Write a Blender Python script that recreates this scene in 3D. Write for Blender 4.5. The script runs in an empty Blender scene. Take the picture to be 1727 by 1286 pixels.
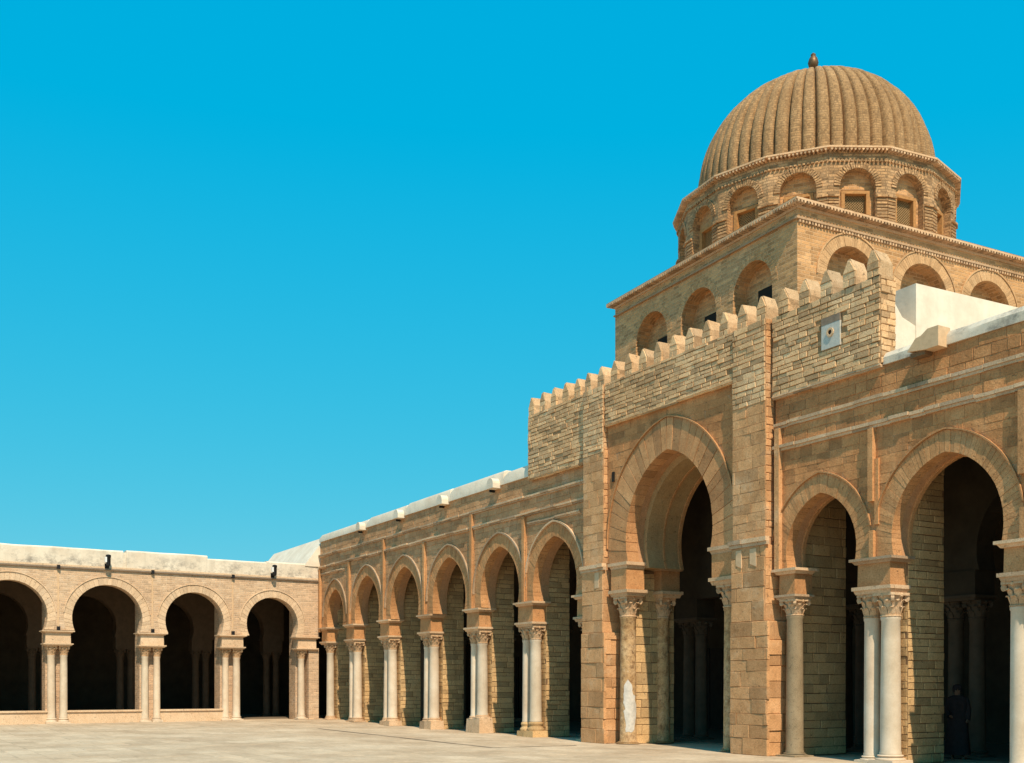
import bpy, bmesh, math, random
from mathutils import Vector, Matrix
from mathutils.geometry import tessellate_polygon

R = math.radians
rnd = random.Random(7)
scene = bpy.context.scene
col = scene.collection

# ------------------------------------------------------------------ camera
cam_d = bpy.data.cameras.new('camera')
cam_d.sensor_width = 36.0
cam_d.lens = 36.0 * 1850.0 / 1727.0
cam_d.shift_y = 0.2976
cam_d.clip_end = 3000
cam = bpy.data.objects.new('camera', cam_d)
cam.location = (0.0, -18.6, 1.65)
cam.rotation_euler = (R(90), 0, R(59.43))
col.objects.link(cam)
scene.camera = cam

# ------------------------------------------------------------------ sky and sun
SUN_EL, SUN_AZ = 52.0, 105.0          # azimuth clockwise from +Y
world = bpy.data.worlds.new('World')
scene.world = world
world.use_nodes = True
wn = world.node_tree.nodes
wl = world.node_tree.links
wn.clear()
w_out = wn.new('ShaderNodeOutputWorld')
w_bg = wn.new('ShaderNodeBackground')
w_sky = wn.new('ShaderNodeTexSky')
w_sky.sky_type = 'NISHITA'
w_sky.sun_disc = False
w_sky.sun_elevation = R(SUN_EL)
w_sky.sun_rotation = R(SUN_AZ)
w_sky.altitude = 0
w_sky.air_density = 1.0
w_sky.dust_density = 0.3
w_sky.ozone_density = 1.5
w_sep = wn.new('ShaderNodeSeparateColor')
w_com = wn.new('ShaderNodeCombineColor')
wl.new(w_sky.outputs[0], w_sep.inputs[0])


def w_curve(i, off, div, power, gain, cap):
    """per-channel tone curve: the saturated, flat cyan of old colour print film"""
    q = w_sep.outputs[i]
    for op, v in (('SUBTRACT', off), ('MAXIMUM', 0.0), ('DIVIDE', div), ('POWER', power), ('MULTIPLY', gain), ('MINIMUM', cap)):
        m_ = wn.new('ShaderNodeMath')
        m_.operation = op
        wl.new(q, m_.inputs[0])
        m_.inputs[1].default_value = v
        q = m_.outputs[0]
    wl.new(q, w_com.inputs[i])


w_curve(0, 1.2, 2.6, 1.05, 0.78, 3.4)
w_curve(1, 0.0, 5.4, 0.27, 4.5, 6.3)
w_curve(2, 0.0, 7.1, 0.06, 6.1, 6.7)
w_bg.inputs['Strength'].default_value = 0.10
wl.new(w_com.outputs[0], w_bg.inputs['Color'])
wl.new(w_bg.outputs[0], w_out.inputs['Surface'])

sun_d = bpy.data.lights.new('sun', 'SUN')
sun_d.energy = 4.4
sun_d.angle = R(0.53)
sun_d.color = (1.0, 0.83, 0.62)
sun = bpy.data.objects.new('sun', sun_d)
sd = Vector((math.sin(R(SUN_AZ)) * math.cos(R(SUN_EL)), math.cos(R(SUN_AZ)) * math.cos(R(SUN_EL)), math.sin(R(SUN_EL))))
sun.rotation_euler = sd.to_track_quat('Z', 'Y').to_euler()
sun.location = (0, -20, 40)
col.objects.link(sun)

scene.view_settings.view_transform = 'Standard'
scene.view_settings.look = 'None'
scene.view_settings.exposure = 0.35
scene.view_settings.gamma = 1.0
scene.view_settings.use_curve_mapping = False
scene.cycles.max_bounces = 6
scene.cycles.diffuse_bounces = 5


# ------------------------------------------------------------------ materials
def new_mat(name):
    m = bpy.data.materials.new(name)
    m.use_nodes = True
    nt = m.node_tree
    return m, nt, nt.nodes['Principled BSDF'], nt.nodes, nt.links


def ramp(n, l, src, stops):
    r = n.new('ShaderNodeValToRGB')
    e = r.color_ramp.elements
    while len(e) < len(stops):
        e.new(0.5)
    for el, (p, c) in zip(e, stops):
        el.position = p
        el.color = (c[0], c[1], c[2], 1) if len(c) == 3 else c
    l.new(src, r.inputs[0])
    return r.outputs[0]


def mixc(n, l, a, b, fac, mode='MIX'):
    m = n.new('ShaderNodeMix')
    m.data_type = 'RGBA'
    m.blend_type = mode
    for sock, val in ((m.inputs['Factor'], fac), (m.inputs['A'], a), (m.inputs['B'], b)):
        if hasattr(val, 'links') or hasattr(val, 'is_linked'):
            l.new(val, sock)
        elif isinstance(val, (int, float)):
            sock.default_value = val
        else:
            sock.default_value = (val[0], val[1], val[2], 1)
    return m.outputs['Result']


def noise(n, l, vec, scale, detail=5, rough=0.6):
    t = n.new('ShaderNodeTexNoise')
    t.inputs['Scale'].default_value = scale
    t.inputs['Detail'].default_value = detail
    t.inputs['Roughness'].default_value = rough
    l.new(vec, t.inputs['Vector'])
    return t.outputs['Fac']


def math_(n, l, op, a, b=None, clamp=False):
    m = n.new('ShaderNodeMath')
    m.operation = op
    m.use_clamp = clamp
    for i, v in enumerate((a, b)):
        if v is None:
            continue
        if isinstance(v, (int, float)):
            m.inputs[i].default_value = v
        else:
            l.new(v, m.inputs[i])
    return m.outputs[0]


def scaled(n, l, vec, s):
    m = n.new('ShaderNodeMapping')
    m.inputs['Scale'].default_value = s
    l.new(vec, m.inputs['Vector'])
    return m.outputs[0]


def stone_mat(name, ca, cb, cc, stain=(0.10, 0.075, 0.05), stain_amt=0.45, tone_amt=0.38, bump=0.012, rough=0.92, streaks=0.35,
              brick=None, mortar=(0.45, 0.35, 0.24), pale=None, fine=30.0, fine_amt=1.25, stain_sc=1.9, pale_sc=1.3, pits=0.75, stain_lo=0.58):
    """weathered masonry; brick = (length, course) adds brick courses from the metric UV map"""
    m, nt, bs, n, l = new_mat(name)
    geo = n.new('ShaderNodeNewGeometry')
    pos = geo.outputs['Position']
    att = n.new('ShaderNodeAttribute')
    att.attribute_name = 'tone'
    oi = n.new('ShaderNodeObjectInfo')
    tone = math_(n, l, 'FRACT', math_(n, l, 'ADD', att.outputs['Fac'], oi.outputs['Random']))
    big = noise(n, l, pos, 0.55, 6, 0.65)
    mid = noise(n, l, pos, 3.2, 5, 0.7)
    fin = noise(n, l, pos, fine, 4, 0.75)
    c = ramp(n, l, math_(n, l, 'ADD', math_(n, l, 'MULTIPLY', big, 0.6), math_(n, l, 'MULTIPLY', mid, 0.4)),
             [(0.34, ca), (0.5, cb), (0.64, cc)])
    br_fac = None
    if brick:
        uv = n.new('ShaderNodeUVMap')
        bt = n.new('ShaderNodeTexBrick')
        bt.inputs['Scale'].default_value = 1.0
        bt.inputs['Brick Width'].default_value = brick[0]
        bt.inputs['Row Height'].default_value = brick[1]
        bt.inputs['Mortar Size'].default_value = brick[1] * 0.13
        bt.inputs['Mortar Smooth'].default_value = 0.4
        bt.inputs['Bias'].default_value = 0.0
        bt.inputs['Color1'].default_value = (0, 0, 0, 1)
        bt.inputs['Color2'].default_value = (1, 1, 1, 1)
        wob = n.new('ShaderNodeMix')
        wob.data_type = 'VECTOR'
        wob.inputs['Factor'].default_value = 0.018
        nz = n.new('ShaderNodeTexNoise')
        nz.inputs['Scale'].default_value = 2.2
        l.new(pos, nz.inputs['Vector'])
        l.new(uv.outputs[0], wob.inputs['A'])
        l.new(nz.outputs['Color'], wob.inputs['B'])
        l.new(wob.outputs['Result'], bt.inputs['Vector'])
        bcol = n.new('ShaderNodeSeparateColor')
        l.new(bt.outputs['Color'], bcol.inputs[0])
        tone = math_(n, l, 'FRACT', math_(n, l, 'ADD', tone, math_(n, l, 'MULTIPLY', bcol.outputs[0], 0.8)))
        br_fac = bt.outputs['Fac']
    tn = ramp(n, l, tone, [(0.0, (1 - tone_amt,) * 3), (0.5, (1.0, 0.99, 0.97)), (1.0, (1 + tone_amt * 0.5, 1 + tone_amt * 0.46, 1 + tone_amt * 0.36))])
    c = mixc(n, l, c, tn, 1.0, 'MULTIPLY')
    fn = ramp(n, l, fin, [(0.3, (1 - 0.22 * fine_amt, 1 - 0.24 * fine_amt, 1 - 0.26 * fine_amt)), (0.65, (1 + 0.12 * fine_amt,) * 3)])
    c = mixc(n, l, c, fn, 1.0, 'MULTIPLY')
    if br_fac is not None:
        c = mixc(n, l, c, mortar, math_(n, l, 'MULTIPLY', br_fac, 0.55))
    if pale:
        pn = ramp(n, l, noise(n, l, pos, pale_sc, 6, 0.72), [(0.56, (0, 0, 0)), (0.68, (1, 1, 1))])
        c = mixc(n, l, c, pale, math_(n, l, 'MULTIPLY', pn, 0.5))
    st = noise(n, l, scaled(n, l, pos, (2.6, 2.6, 0.22)), 1.0, 6, 0.7)
    stf = ramp(n, l, st, [(0.57, (0, 0, 0)), (0.77, (1, 1, 1))])
    c = mixc(n, l, c, stain, math_(n, l, 'MULTIPLY', stf, streaks))
    bl = ramp(n, l, noise(n, l, pos, stain_sc, 7, 0.75), [(stain_lo, (0, 0, 0)), (stain_lo + 0.18, (1, 1, 1))])
    c = mixc(n, l, c, stain, math_(n, l, 'MULTIPLY', bl, stain_amt))
    l.new(c, bs.inputs['Base Color'])
    bs.inputs['Roughness'].default_value = rough
    bs.inputs['Specular IOR Level'].default_value = 0.15
    pit = noise(n, l, pos, 11.0, 4, 0.7)
    pf = ramp(n, l, pit, [(0.60, (0, 0, 0)), (0.72, (1, 1, 1))])
    c = mixc(n, l, c, tuple(x * 0.75 for x in stain), math_(n, l, 'MULTIPLY', pf, pits))
    l.new(c, bs.inputs['Base Color'])
    hgt = math_(n, l, 'ADD', math_(n, l, 'MULTIPLY', mid, 1.0), math_(n, l, 'MULTIPLY', fin, 0.55))
    hgt = math_(n, l, 'SUBTRACT', hgt, math_(n, l, 'MULTIPLY', pf, 0.5 * pits))
    if br_fac is not None:
        hgt = math_(n, l, 'SUBTRACT', hgt, math_(n, l, 'MULTIPLY', br_fac, 0.9))
    bp = n.new('ShaderNodeBump')
    bp.inputs['Strength'].default_value = 0.8
    bp.inputs['Distance'].default_value = bump
    l.new(hgt, bp.inputs['Height'])
    l.new(bp.outputs[0], bs.inputs['Normal'])
    return m


def plain_mat(name, c, rough=0.7, metal=0.0, var=0.15, scale=6.0, bump=0.004):
    m, nt, bs, n, l = new_mat(name)
    geo = n.new('ShaderNodeNewGeometry')
    nz = noise(n, l, geo.outputs['Position'], scale, 5, 0.65)
    k = ramp(n, l, nz, [(0.3, tuple(x * (1 - var) for x in c)), (0.7, tuple(min(1, x * (1 + var)) for x in c))])
    l.new(k, bs.inputs['Base Color'])
    bs.inputs['Roughness'].default_value = rough
    bs.inputs['Metallic'].default_value = metal
    bs.inputs['Specular IOR Level'].default_value = 0.25
    bp = n.new('ShaderNodeBump')
    bp.inputs['Strength'].default_value = 0.6
    bp.inputs['Distance'].default_value = bump
    l.new(nz, bp.inputs['Height'])
    l.new(bp.outputs[0], bs.inputs['Normal'])
    return m


def whitewash_mat(name, dirt=0.35, zlo=None, zhi=None):
    m, nt, bs, n, l = new_mat(name)
    geo = n.new('ShaderNodeNewGeometry')
    pos = geo.outputs['Position']
    base = ramp(n, l, noise(n, l, pos, 0.9, 6, 0.65), [(0.35, (0.64, 0.54, 0.42)), (0.62, (0.77, 0.68, 0.55))])
    blot = ramp(n, l, noise(n, l, scaled(n, l, pos, (1.6, 1.6, 2.4)), 1.0, 8, 0.78), [(0.47, (0, 0, 0)), (0.64, (1, 1, 1))])
    f = math_(n, l, 'MULTIPLY', blot, dirt)
    if zlo is not None:
        sp = n.new('ShaderNodeSeparateXYZ')
        l.new(pos, sp.inputs[0])
        mr = n.new('ShaderNodeMapRange')
        mr.inputs['From Min'].default_value = zhi
        mr.inputs['From Max'].default_value = zlo
        l.new(sp.outputs['Z'], mr.inputs['Value'])
        f = math_(n, l, 'MULTIPLY', f, mr.outputs[0])
    c = mixc(n, l, base, (0.20, 0.18, 0.16), f)
    run = ramp(n, l, noise(n, l, scaled(n, l, pos, (3.0, 3.0, 0.3)), 1.0, 5, 0.65), [(0.5, (0, 0, 0)), (0.75, (1, 1, 1))])
    c = mixc(n, l, c, (0.42, 0.36, 0.28), math_(n, l, 'MULTIPLY', run, 0.5 * min(1, 0.35 + dirt * 1.5)))
    l.new(c, bs.inputs['Base Color'])
    bs.inputs['Roughness'].default_value = 0.9
    bs.inputs['Specular IOR Level'].default_value = 0.1
    bp = n.new('ShaderNodeBump')
    bp.inputs['Strength'].default_value = 0.7
    bp.inputs['Distance'].default_value = 0.015
    l.new(noise(n, l, pos, 5.0, 6, 0.6), bp.inputs['Height'])
    l.new(bp.outputs[0], bs.inputs['Normal'])
    return m


M = {}
M['stone'] = stone_mat('facade_stone', (0.37, 0.17, 0.07), (0.52, 0.248, 0.104), (0.64, 0.335, 0.155), stain=(0.13, 0.085, 0.05), tone_amt=0.25, stain_amt=0.7, bump=0.022, streaks=0.5)
M['stone_up'] = stone_mat('upper_wall_stone', (0.57, 0.345, 0.175), (0.69, 0.445, 0.245), (0.77, 0.55, 0.335), stain_amt=0.5, tone_amt=0.36, bump=0.018)
M['joint'] = stone_mat('joint_mortar', (0.40, 0.215, 0.105), (0.46, 0.25, 0.13), (0.52, 0.30, 0.165), tone_amt=0.1, bump=0.01)
M['pilaster'] = stone_mat('pilaster_stone', (0.45, 0.235, 0.105), (0.60, 0.33, 0.158), (0.70, 0.42, 0.225), stain=(0.14, 0.095, 0.06), stain_amt=0.7, pale=(0.68, 0.49, 0.31), tone_amt=0.24, bump=0.024)
M['voussoir'] = stone_mat('voussoir_stone', (0.42, 0.205, 0.088), (0.53, 0.272, 0.12), (0.62, 0.345, 0.168), stain=(0.13, 0.085, 0.05), stain_amt=0.6, tone_amt=0.14, bump=0.02)
M['voussoir_p'] = stone_mat('portal_voussoir_stone', (0.38, 0.19, 0.085), (0.51, 0.262, 0.12), (0.62, 0.345, 0.168), stain=(0.13, 0.085, 0.05), stain_amt=0.7, tone_amt=0.32, bump=0.02)
M['tower_ring'] = stone_mat('tower_arch_ring', (0.49, 0.285, 0.14), (0.58, 0.355, 0.185), (0.65, 0.425, 0.245), stain_amt=0.35, tone_amt=0.18, pits=0.4)
M['merlon'] = stone_mat('merlon_stone', (0.48, 0.31, 0.17), (0.58, 0.395, 0.235), (0.66, 0.475, 0.30), stain_amt=0.55, tone_amt=0.25, bump=0.02)
M['dark_joint'] = stone_mat('dark_joint_mortar', (0.17, 0.10, 0.055), (0.22, 0.135, 0.075), (0.28, 0.18, 0.105), tone_amt=0.1, bump=0.01)
M['mid_joint'] = stone_mat('upper_wall_joint', (0.28, 0.17, 0.085), (0.36, 0.22, 0.115), (0.44, 0.28, 0.155), tone_amt=0.1, bump=0.01)
M['trim'] = stone_mat('trim_stone', (0.50, 0.33, 0.20), (0.59, 0.41, 0.26), (0.66, 0.49, 0.34), stain_amt=0.6, streaks=0.2, stain=(0.13, 0.085, 0.05))
M['pier'] = stone_mat('pier_stone', (0.50, 0.315, 0.15), (0.59, 0.385, 0.19), (0.66, 0.455, 0.24), stain_amt=0.4, tone_amt=0.28, bump=0.016)
M['wing'] = stone_mat('wing_brick', (0.53, 0.35, 0.22), (0.62, 0.43, 0.28), (0.69, 0.51, 0.35), brick=(0.26, 0.085), mortar=(0.64, 0.50, 0.37), stain_amt=0.3, bump=0.012, streaks=0.25, tone_amt=0.26, pale=(0.72, 0.57, 0.43))
M['wing_v'] = stone_mat('wing_voussoir', (0.58, 0.41, 0.265), (0.66, 0.48, 0.32), (0.71, 0.54, 0.38), stain_amt=0.2, tone_amt=0.14)
M['far'] = stone_mat('far_arcade_stone', (0.41, 0.22, 0.105), (0.53, 0.297, 0.15), (0.63, 0.38, 0.21), stain=(0.14, 0.095, 0.06), stain_amt=0.6, pale=(0.60, 0.42, 0.28), tone_amt=0.22, bump=0.02)
M['tower'] = stone_mat('tower_brick', (0.49, 0.265, 0.115), (0.58, 0.32, 0.145), (0.65, 0.385, 0.195), brick=(0.26, 0.088), mortar=(0.60, 0.40, 0.235), stain_amt=0.35, bump=0.014, streaks=0.2, tone_amt=0.35, pits=0.4)
M['drum'] = stone_mat('drum_brick', (0.40, 0.23, 0.11), (0.49, 0.295, 0.15), (0.58, 0.375, 0.215), brick=(0.24, 0.075), mortar=(0.36, 0.225, 0.125), stain_amt=0.4, bump=0.035, streaks=0.15, tone_amt=0.5)
M['dome'] = stone_mat('dome_brick', (0.31, 0.18, 0.083), (0.385, 0.232, 0.112), (0.46, 0.29, 0.15), brick=(0.2, 0.066), mortar=(0.30, 0.185, 0.10), stain_amt=0.4, bump=0.022, streaks=0.45, tone_amt=0.32, stain=(0.14, 0.095, 0.06), pits=0.5)
M['eave'] = stone_mat('eave_tile', (0.53, 0.325, 0.18), (0.60, 0.39, 0.235), (0.66, 0.46, 0.30), stain_amt=0.3, streaks=0.1)
M['white'] = whitewash_mat('whitewash', 0.08)
M['white_dirty'] = whitewash_mat('whitewash_dirty', 0.8)
M['white_wing'] = whitewash_mat('whitewash_wing', 1.0, 6.75, 7.5)
M['marble'] = stone_mat('column_marble', (0.54, 0.41, 0.29), (0.66, 0.53, 0.395), (0.74, 0.63, 0.50), stain=(0.36, 0.26, 0.17), stain_amt=0.35, tone_amt=0.08, bump=0.004, streaks=0.4, rough=0.6, fine_amt=0.25, pits=0.15)
M['marble_grey'] = stone_mat('column_marble_grey', (0.49, 0.39, 0.28), (0.60, 0.50, 0.38), (0.69, 0.59, 0.47), stain=(0.28, 0.23, 0.18), stain_amt=0.35, tone_amt=0.08, bump=0.004, streaks=0.55, rough=0.55, fine_amt=0.25, pits=0.15)
M['granite'] = stone_mat('column_granite', (0.22, 0.165, 0.10), (0.30, 0.23, 0.145), (0.37, 0.29, 0.19), stain=(0.07, 0.06, 0.045), stain_amt=0.5, tone_amt=0.05, bump=0.008, streaks=0.2, fine=50, rough=0.65)
M['breccia'] = stone_mat('column_breccia', (0.34, 0.17, 0.07), (0.56, 0.36, 0.18), (0.66, 0.47, 0.28), stain=(0.15, 0.07, 0.03), stain_amt=0.75, tone_amt=0.05, bump=0.03, streaks=0.1, fine=22, stain_sc=6.5, stain_lo=0.47, pale=(0.72, 0.57, 0.39), pale_sc=4.0)
M['capital'] = stone_mat('capital_stone', (0.48, 0.30, 0.17), (0.58, 0.39, 0.235), (0.66, 0.48, 0.32), stain_amt=0.5, tone_amt=0.15, stain=(0.13, 0.09, 0.055))
M['plaster'] = plain_mat('old_plaster', (0.60, 0.56, 0.50), 0.85, 0, 0.2, 9)
M['pale'] = plain_mat('pale_plaster', (0.62, 0.42, 0.25), 0.9, 0, 0.12, 9)
M['wood'] = plain_mat('window_wood', (0.42, 0.21, 0.075), 0.75, 0, 0.25, 14)
M['lattice'] = plain_mat('lattice_wood', (0.33, 0.21, 0.095), 0.8, 0, 0.2, 14)
M['floor_in'] = plain_mat('shade_toned_floor_stone', (0.17, 0.13, 0.09), 0.8, 0, 0.25, 2.0)  # inner floor darkened in colour, standing in for the shade indoors
M['inner_col'] = plain_mat('shade_toned_stone', (0.10, 0.07, 0.045), 0.8, 0, 0.2, 4)  # inner columns and arch wall: deep shade put into the stone colour
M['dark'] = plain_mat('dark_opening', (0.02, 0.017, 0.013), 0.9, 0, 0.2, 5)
M['iron'] = plain_mat('black_iron', (0.018, 0.018, 0.02), 0.5, 0.3, 0.2, 20)
M['lampwhite'] = plain_mat('lamp_white', (0.8, 0.8, 0.78), 0.4, 0, 0.03, 20)
M['copper'] = plain_mat('finial_copper', (0.17, 0.10, 0.05), 0.5, 0.5, 0.35, 14)
M['interior'] = plain_mat('shade_toned_plaster', (0.055, 0.04, 0.025), 0.95, 0, 0.3, 1.5)  # inside walls and ceilings coloured near black to deepen the shade
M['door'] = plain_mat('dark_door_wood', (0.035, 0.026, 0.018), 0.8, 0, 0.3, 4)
M['cloth'] = plain_mat('dark_cloth', (0.036, 0.026, 0.026), 0.95, 0, 0.2, 12)
M['skin'] = plain_mat('skin', (0.22, 0.12, 0.075), 0.6, 0, 0.06, 20)
M['plaque'] = plain_mat('plaque_marble', (0.50, 0.49, 0.44), 0.7, 0, 0.12, 12)
M['cable'] = plain_mat('lead_grey', (0.24, 0.18, 0.13), 0.8, 0, 0.2, 9)


def paving_mat():
    m, nt, bs, n, l = new_mat('paving_stone')
    geo = n.new('ShaderNodeNewGeometry')
    pos = geo.outputs['Position']
    att = n.new('ShaderNodeAttribute')
    att.attribute_name = 'tone'
    oi = n.new('ShaderNodeObjectInfo')
    tone = math_(n, l, 'FRACT', math_(n, l, 'ADD', att.outputs['Fac'], oi.outputs['Random']))
    c = ramp(n, l, noise(n, l, pos, 0.35, 7, 0.7), [(0.32, (0.43, 0.32, 0.215)), (0.5, (0.53, 0.415, 0.29)), (0.66, (0.60, 0.49, 0.36))])
    tn = ramp(n, l, tone, [(0, (0.87, 0.85, 0.83)), (1, (1.07, 1.06, 1.05))])
    c = mixc(n, l, c, tn, 1.0, 'MULTIPLY')
    fn = ramp(n, l, noise(n, l, pos, 6.0, 6, 0.75), [(0.35, (0.84, 0.83, 0.82)), (0.62, (1.06, 1.06, 1.06))])
    c = mixc(n, l, c, fn, 1.0, 'MULTIPLY')
    d = ramp(n, l, noise(n, l, pos, 1.1, 7, 0.75), [(0.54, (0, 0, 0)), (0.72, (1, 1, 1))])
    c = mixc(n, l, c, (0.24, 0.18, 0.12), math_(n, l, 'MULTIPLY', d, 0.5))
    l.new(c, bs.inputs['Base Color'])
    bs.inputs['Roughness'].default_value = 0.85
    bs.inputs['Specular IOR Level'].default_value = 0.2
    bp = n.new('ShaderNodeBump')
    bp.inputs['Strength'].default_value = 0.5
    bp.inputs['Distance'].default_value = 0.01
    l.new(noise(n, l, pos, 9.0, 6, 0.7), bp.inputs['Height'])
    l.new(bp.outputs[0], bs.inputs['Normal'])
    return m


M['paving'] = paving_mat()


# ------------------------------------------------------------------ mesh helpers
class MB:
    def __init__(s):
        s.v, s.f, s.t = [], [], []

    def add(s, vs, fs, tone=None):
        o = len(s.v)
        s.v += [tuple(p) for p in vs]
        t = rnd.random() if tone is None else tone
        for f in fs:
            s.f.append(tuple(i + o for i in f))
            s.t.append(t)
        return s

    def box(s, x0, x1, y0, y1, z0, z1, tone=None, taper=0.0):
        a = taper
        vs = [(x0, y0, z0), (x1, y0, z0), (x1, y1, z0), (x0, y1, z0),
              (x0 + a, y0 + a, z1), (x1 - a, y0 + a, z1), (x1 - a, y1 - a, z1), (x0 + a, y1 - a, z1)]
        return s.add(vs, [(0, 3, 2, 1), (4, 5, 6, 7), (0, 1, 5, 4), (1, 2, 6, 5), (2, 3, 7, 6), (3, 0, 4, 7)], tone)

    def prism(s, poly, mp, d0, d1, tone=None, concave=False):
        n = len(poly)
        vs = [mp(u, v, d0) for u, v in poly] + [mp(u, v, d1) for u, v in poly]
        if concave:
            tr = tessellate_polygon([[Vector((u, v, 0)) for u, v in poly]])
            fs = [tuple(t) for t in tr] + [tuple(i + n for i in t) for t in tr]
        else:
            fs = [tuple(range(n)), tuple(range(n, 2 * n))]
        for i in range(n):
            j = (i + 1) % n
            fs.append((i, j, j + n, i + n))
        return s.add(vs, fs, tone)

    def stone(s, poly, mp, proud=0.02, back=-0.05, inset=0.012, tilt=0.02, tone=None):
        n = len(poly)
        cu = sum(p[0] for p in poly) / n
        cv = sum(p[1] for p in poly) / n
        gx, gz = rnd.uniform(-tilt, tilt), rnd.uniform(-tilt, tilt)
        pr = proud + rnd.uniform(-0.45, 0.35) * proud
        inset = min(inset, proud * 0.6)
        vs = [mp(u, v, back) for u, v in poly]
        fr = []
        for u, v in poly:
            d = pr + gx * (u - cu) + gz * (v - cv)
            vs.append(mp(u, v, d - inset * 0.8))
            L = math.hypot(u - cu, v - cv) or 1
            k = max(0.3, 1 - inset * 1.4 / L)
            fr.append(mp(cu + (u - cu) * k, cv + (v - cv) * k, d + rnd.uniform(-0.003, 0.003)))
        vs += fr
        fs = [tuple(range(n)), tuple(range(2 * n, 3 * n))]
        for r in (0, n):
            for i in range(n):
                j = (i + 1) % n
                fs.append((r + i, r + j, r + j + n, r + i + n))
        return s.add(vs, fs, tone)

    def lathe(s, prof, seg, c=(0, 0, 0), tone=None, a0=0.0):
        o = []
        for r, z in prof:
            for k in range(seg):
                a = a0 + 2 * math.pi * k / seg
                o.append((c[0] + r * math.cos(a), c[1] + r * math.sin(a), c[2] + z))
        fs = []
        for i in range(len(prof) - 1):
            for k in range(seg):
                k2 = (k + 1) % seg
                fs.append((i * seg + k, i * seg + k2, (i + 1) * seg + k2, (i + 1) * seg + k))
        fs.append(tuple(range(seg - 1, -1, -1)))
        fs.append(tuple(range((len(prof) - 1) * seg, len(prof) * seg)))
        return s.add(o, fs, tone)

    def tube(s, pts, r, seg=6, tone=None):
        rings = []
        for i, p in enumerate(pts):
            p = Vector(p)
            d = (Vector(pts[min(i + 1, len(pts) - 1)]) - Vector(pts[max(i - 1, 0)])).normalized()
            a = d.orthogonal().normalized()
            b = d.cross(a)
            rings += [p + (a * math.cos(2 * math.pi * k / seg) + b * math.sin(2 * math.pi * k / seg)) * r for k in range(seg)]
        fs = []
        for i in range(len(pts) - 1):
            for k in range(seg):
                k2 = (k + 1) % seg
                fs.append((i * seg + k, i * seg + k2, (i + 1) * seg + k2, (i + 1) * seg + k))
        fs.append(tuple(range(seg)))
        fs.append(tuple(range((len(pts) - 1) * seg, len(pts) * seg)))
        return s.add(rings, fs, tone)

    def mesh(s, name, m, smooth=None):
        me = bpy.data.meshes.new(name)
        me.from_pydata(s.v, [], s.f)
        bm = bmesh.new()
        bm.from_mesh(me)
        bmesh.ops.recalc_face_normals(bm, faces=bm.faces)
        uvl = bm.loops.layers.uv.new('UVMap')
        for f in bm.faces:
            nx, ny, nz = f.normal
            if abs(nz) > 0.8:
                for lp in f.loops:
                    lp[uvl].uv = (lp.vert.co.x, lp.vert.co.y)
            else:
                h = math.hypot(nx, ny) or 1
                tx, ty = -ny / h, nx / h
                for lp in f.loops:
                    co = lp.vert.co
                    lp[uvl].uv = (co.x * tx + co.y * ty, co.z)
            if smooth:
                f.smooth = True
        bm.to_mesh(me)
        bm.free()
        at = me.attributes.new('tone', 'FLOAT', 'FACE')
        at.data.foreach_set('value', s.t)
        if smooth:
            me.set_sharp_from_angle(angle=R(smooth))
        me.materials.append(m)
        return me

    def build(s, name, m, parent=None, smooth=None, stuff=False):
        o = bpy.data.objects.new(name, s.mesh(name, m, smooth))
        col.objects.link(o)
        if parent is not None:
            o.parent = parent
        if stuff:
            o['kind'] = 'stuff'
        return o


def thing(name, label, cat, loc=(0, 0, 0), rz=0.0, group=None):
    o = bpy.data.objects.new(name, None)
    o.empty_display_size = 0.3
    o.location = loc
    o.rotation_euler = (0, 0, rz)
    col.objects.link(o)
    o['label'] = label
    o['category'] = cat
    if group:
        o['group'] = group
    return o


def inst(mesh, name, parent, loc=(0, 0, 0), rz=0.0, scale=(1, 1, 1)):
    o = bpy.data.objects.new(name, mesh)
    o.location = loc
    o.rotation_euler = (0, 0, rz)
    o.scale = scale
    o.parent = parent
    col.objects.link(o)
    return o


def front(y0):                    # wall whose outside looks towards -y
    return lambda u, v, d: (u, y0 - d, v)


def side(x0):                     # wall whose outside looks towards +x; u runs along y
    return lambda u, v, d: (x0 + d, u, v)


class Arch:
    def __init__(s, c, w, zc, e, zf):
        s.c, s.w, s.zc, s.e, s.zf = c, w, zc, e, zf
        s.R = w + e

    def pts(s, off=0.0, n=14, zf=None):
        """left foot to right foot"""
        r = s.R + off
        zf = s.zf if zf is None else zf
        th0 = math.asin(max(-1, min(1, (zf - s.zc) / r)))
        th1 = math.acos(min(1, s.e / r))
        rp = []
        for i in range(n + 1):
            t = th0 + (th1 - th0) * i / n
            rp.append((s.c - s.e + r * math.cos(t), s.zc + r * math.sin(t)))
        lp = [(2 * s.c - x, z) for x, z in rp]
        return lp[:-1] + [rp[-1]] + rp[:-1][::-1]

    def hw(s, z, off):
        r = s.R + off
        q = r * r - (z - s.zc) ** 2
        return max(0.0, math.sqrt(q) - s.e) if q > 0 else 0.0

    def arc(s, x, off):
        r = s.R + off
        q = r * r - (abs(x - s.c) + s.e) ** 2
        return s.zc + math.sqrt(q) if q > 0 else -1e9


def wall_with_arches(x0, x1, z1, arches, t, zb=None, y0=0.0, n=14, zl=None):
    """vertical wall whose lower edge is a row of arches; front face at y0, thickness t behind it"""
    zl = zl if zl is not None else (zb if zb is not None else arches[0].zf)
    poly = [(x0, zl)]
    for a in sorted(arches, key=lambda q: q.c):
        poly += a.pts(0, n)
    poly += [(x1, zl), (x1, z1), (x0, z1)]
    mb = MB()
    mb.prism(poly, front(y0), 0, -t, 0.5, concave=True)
    return mb


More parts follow.
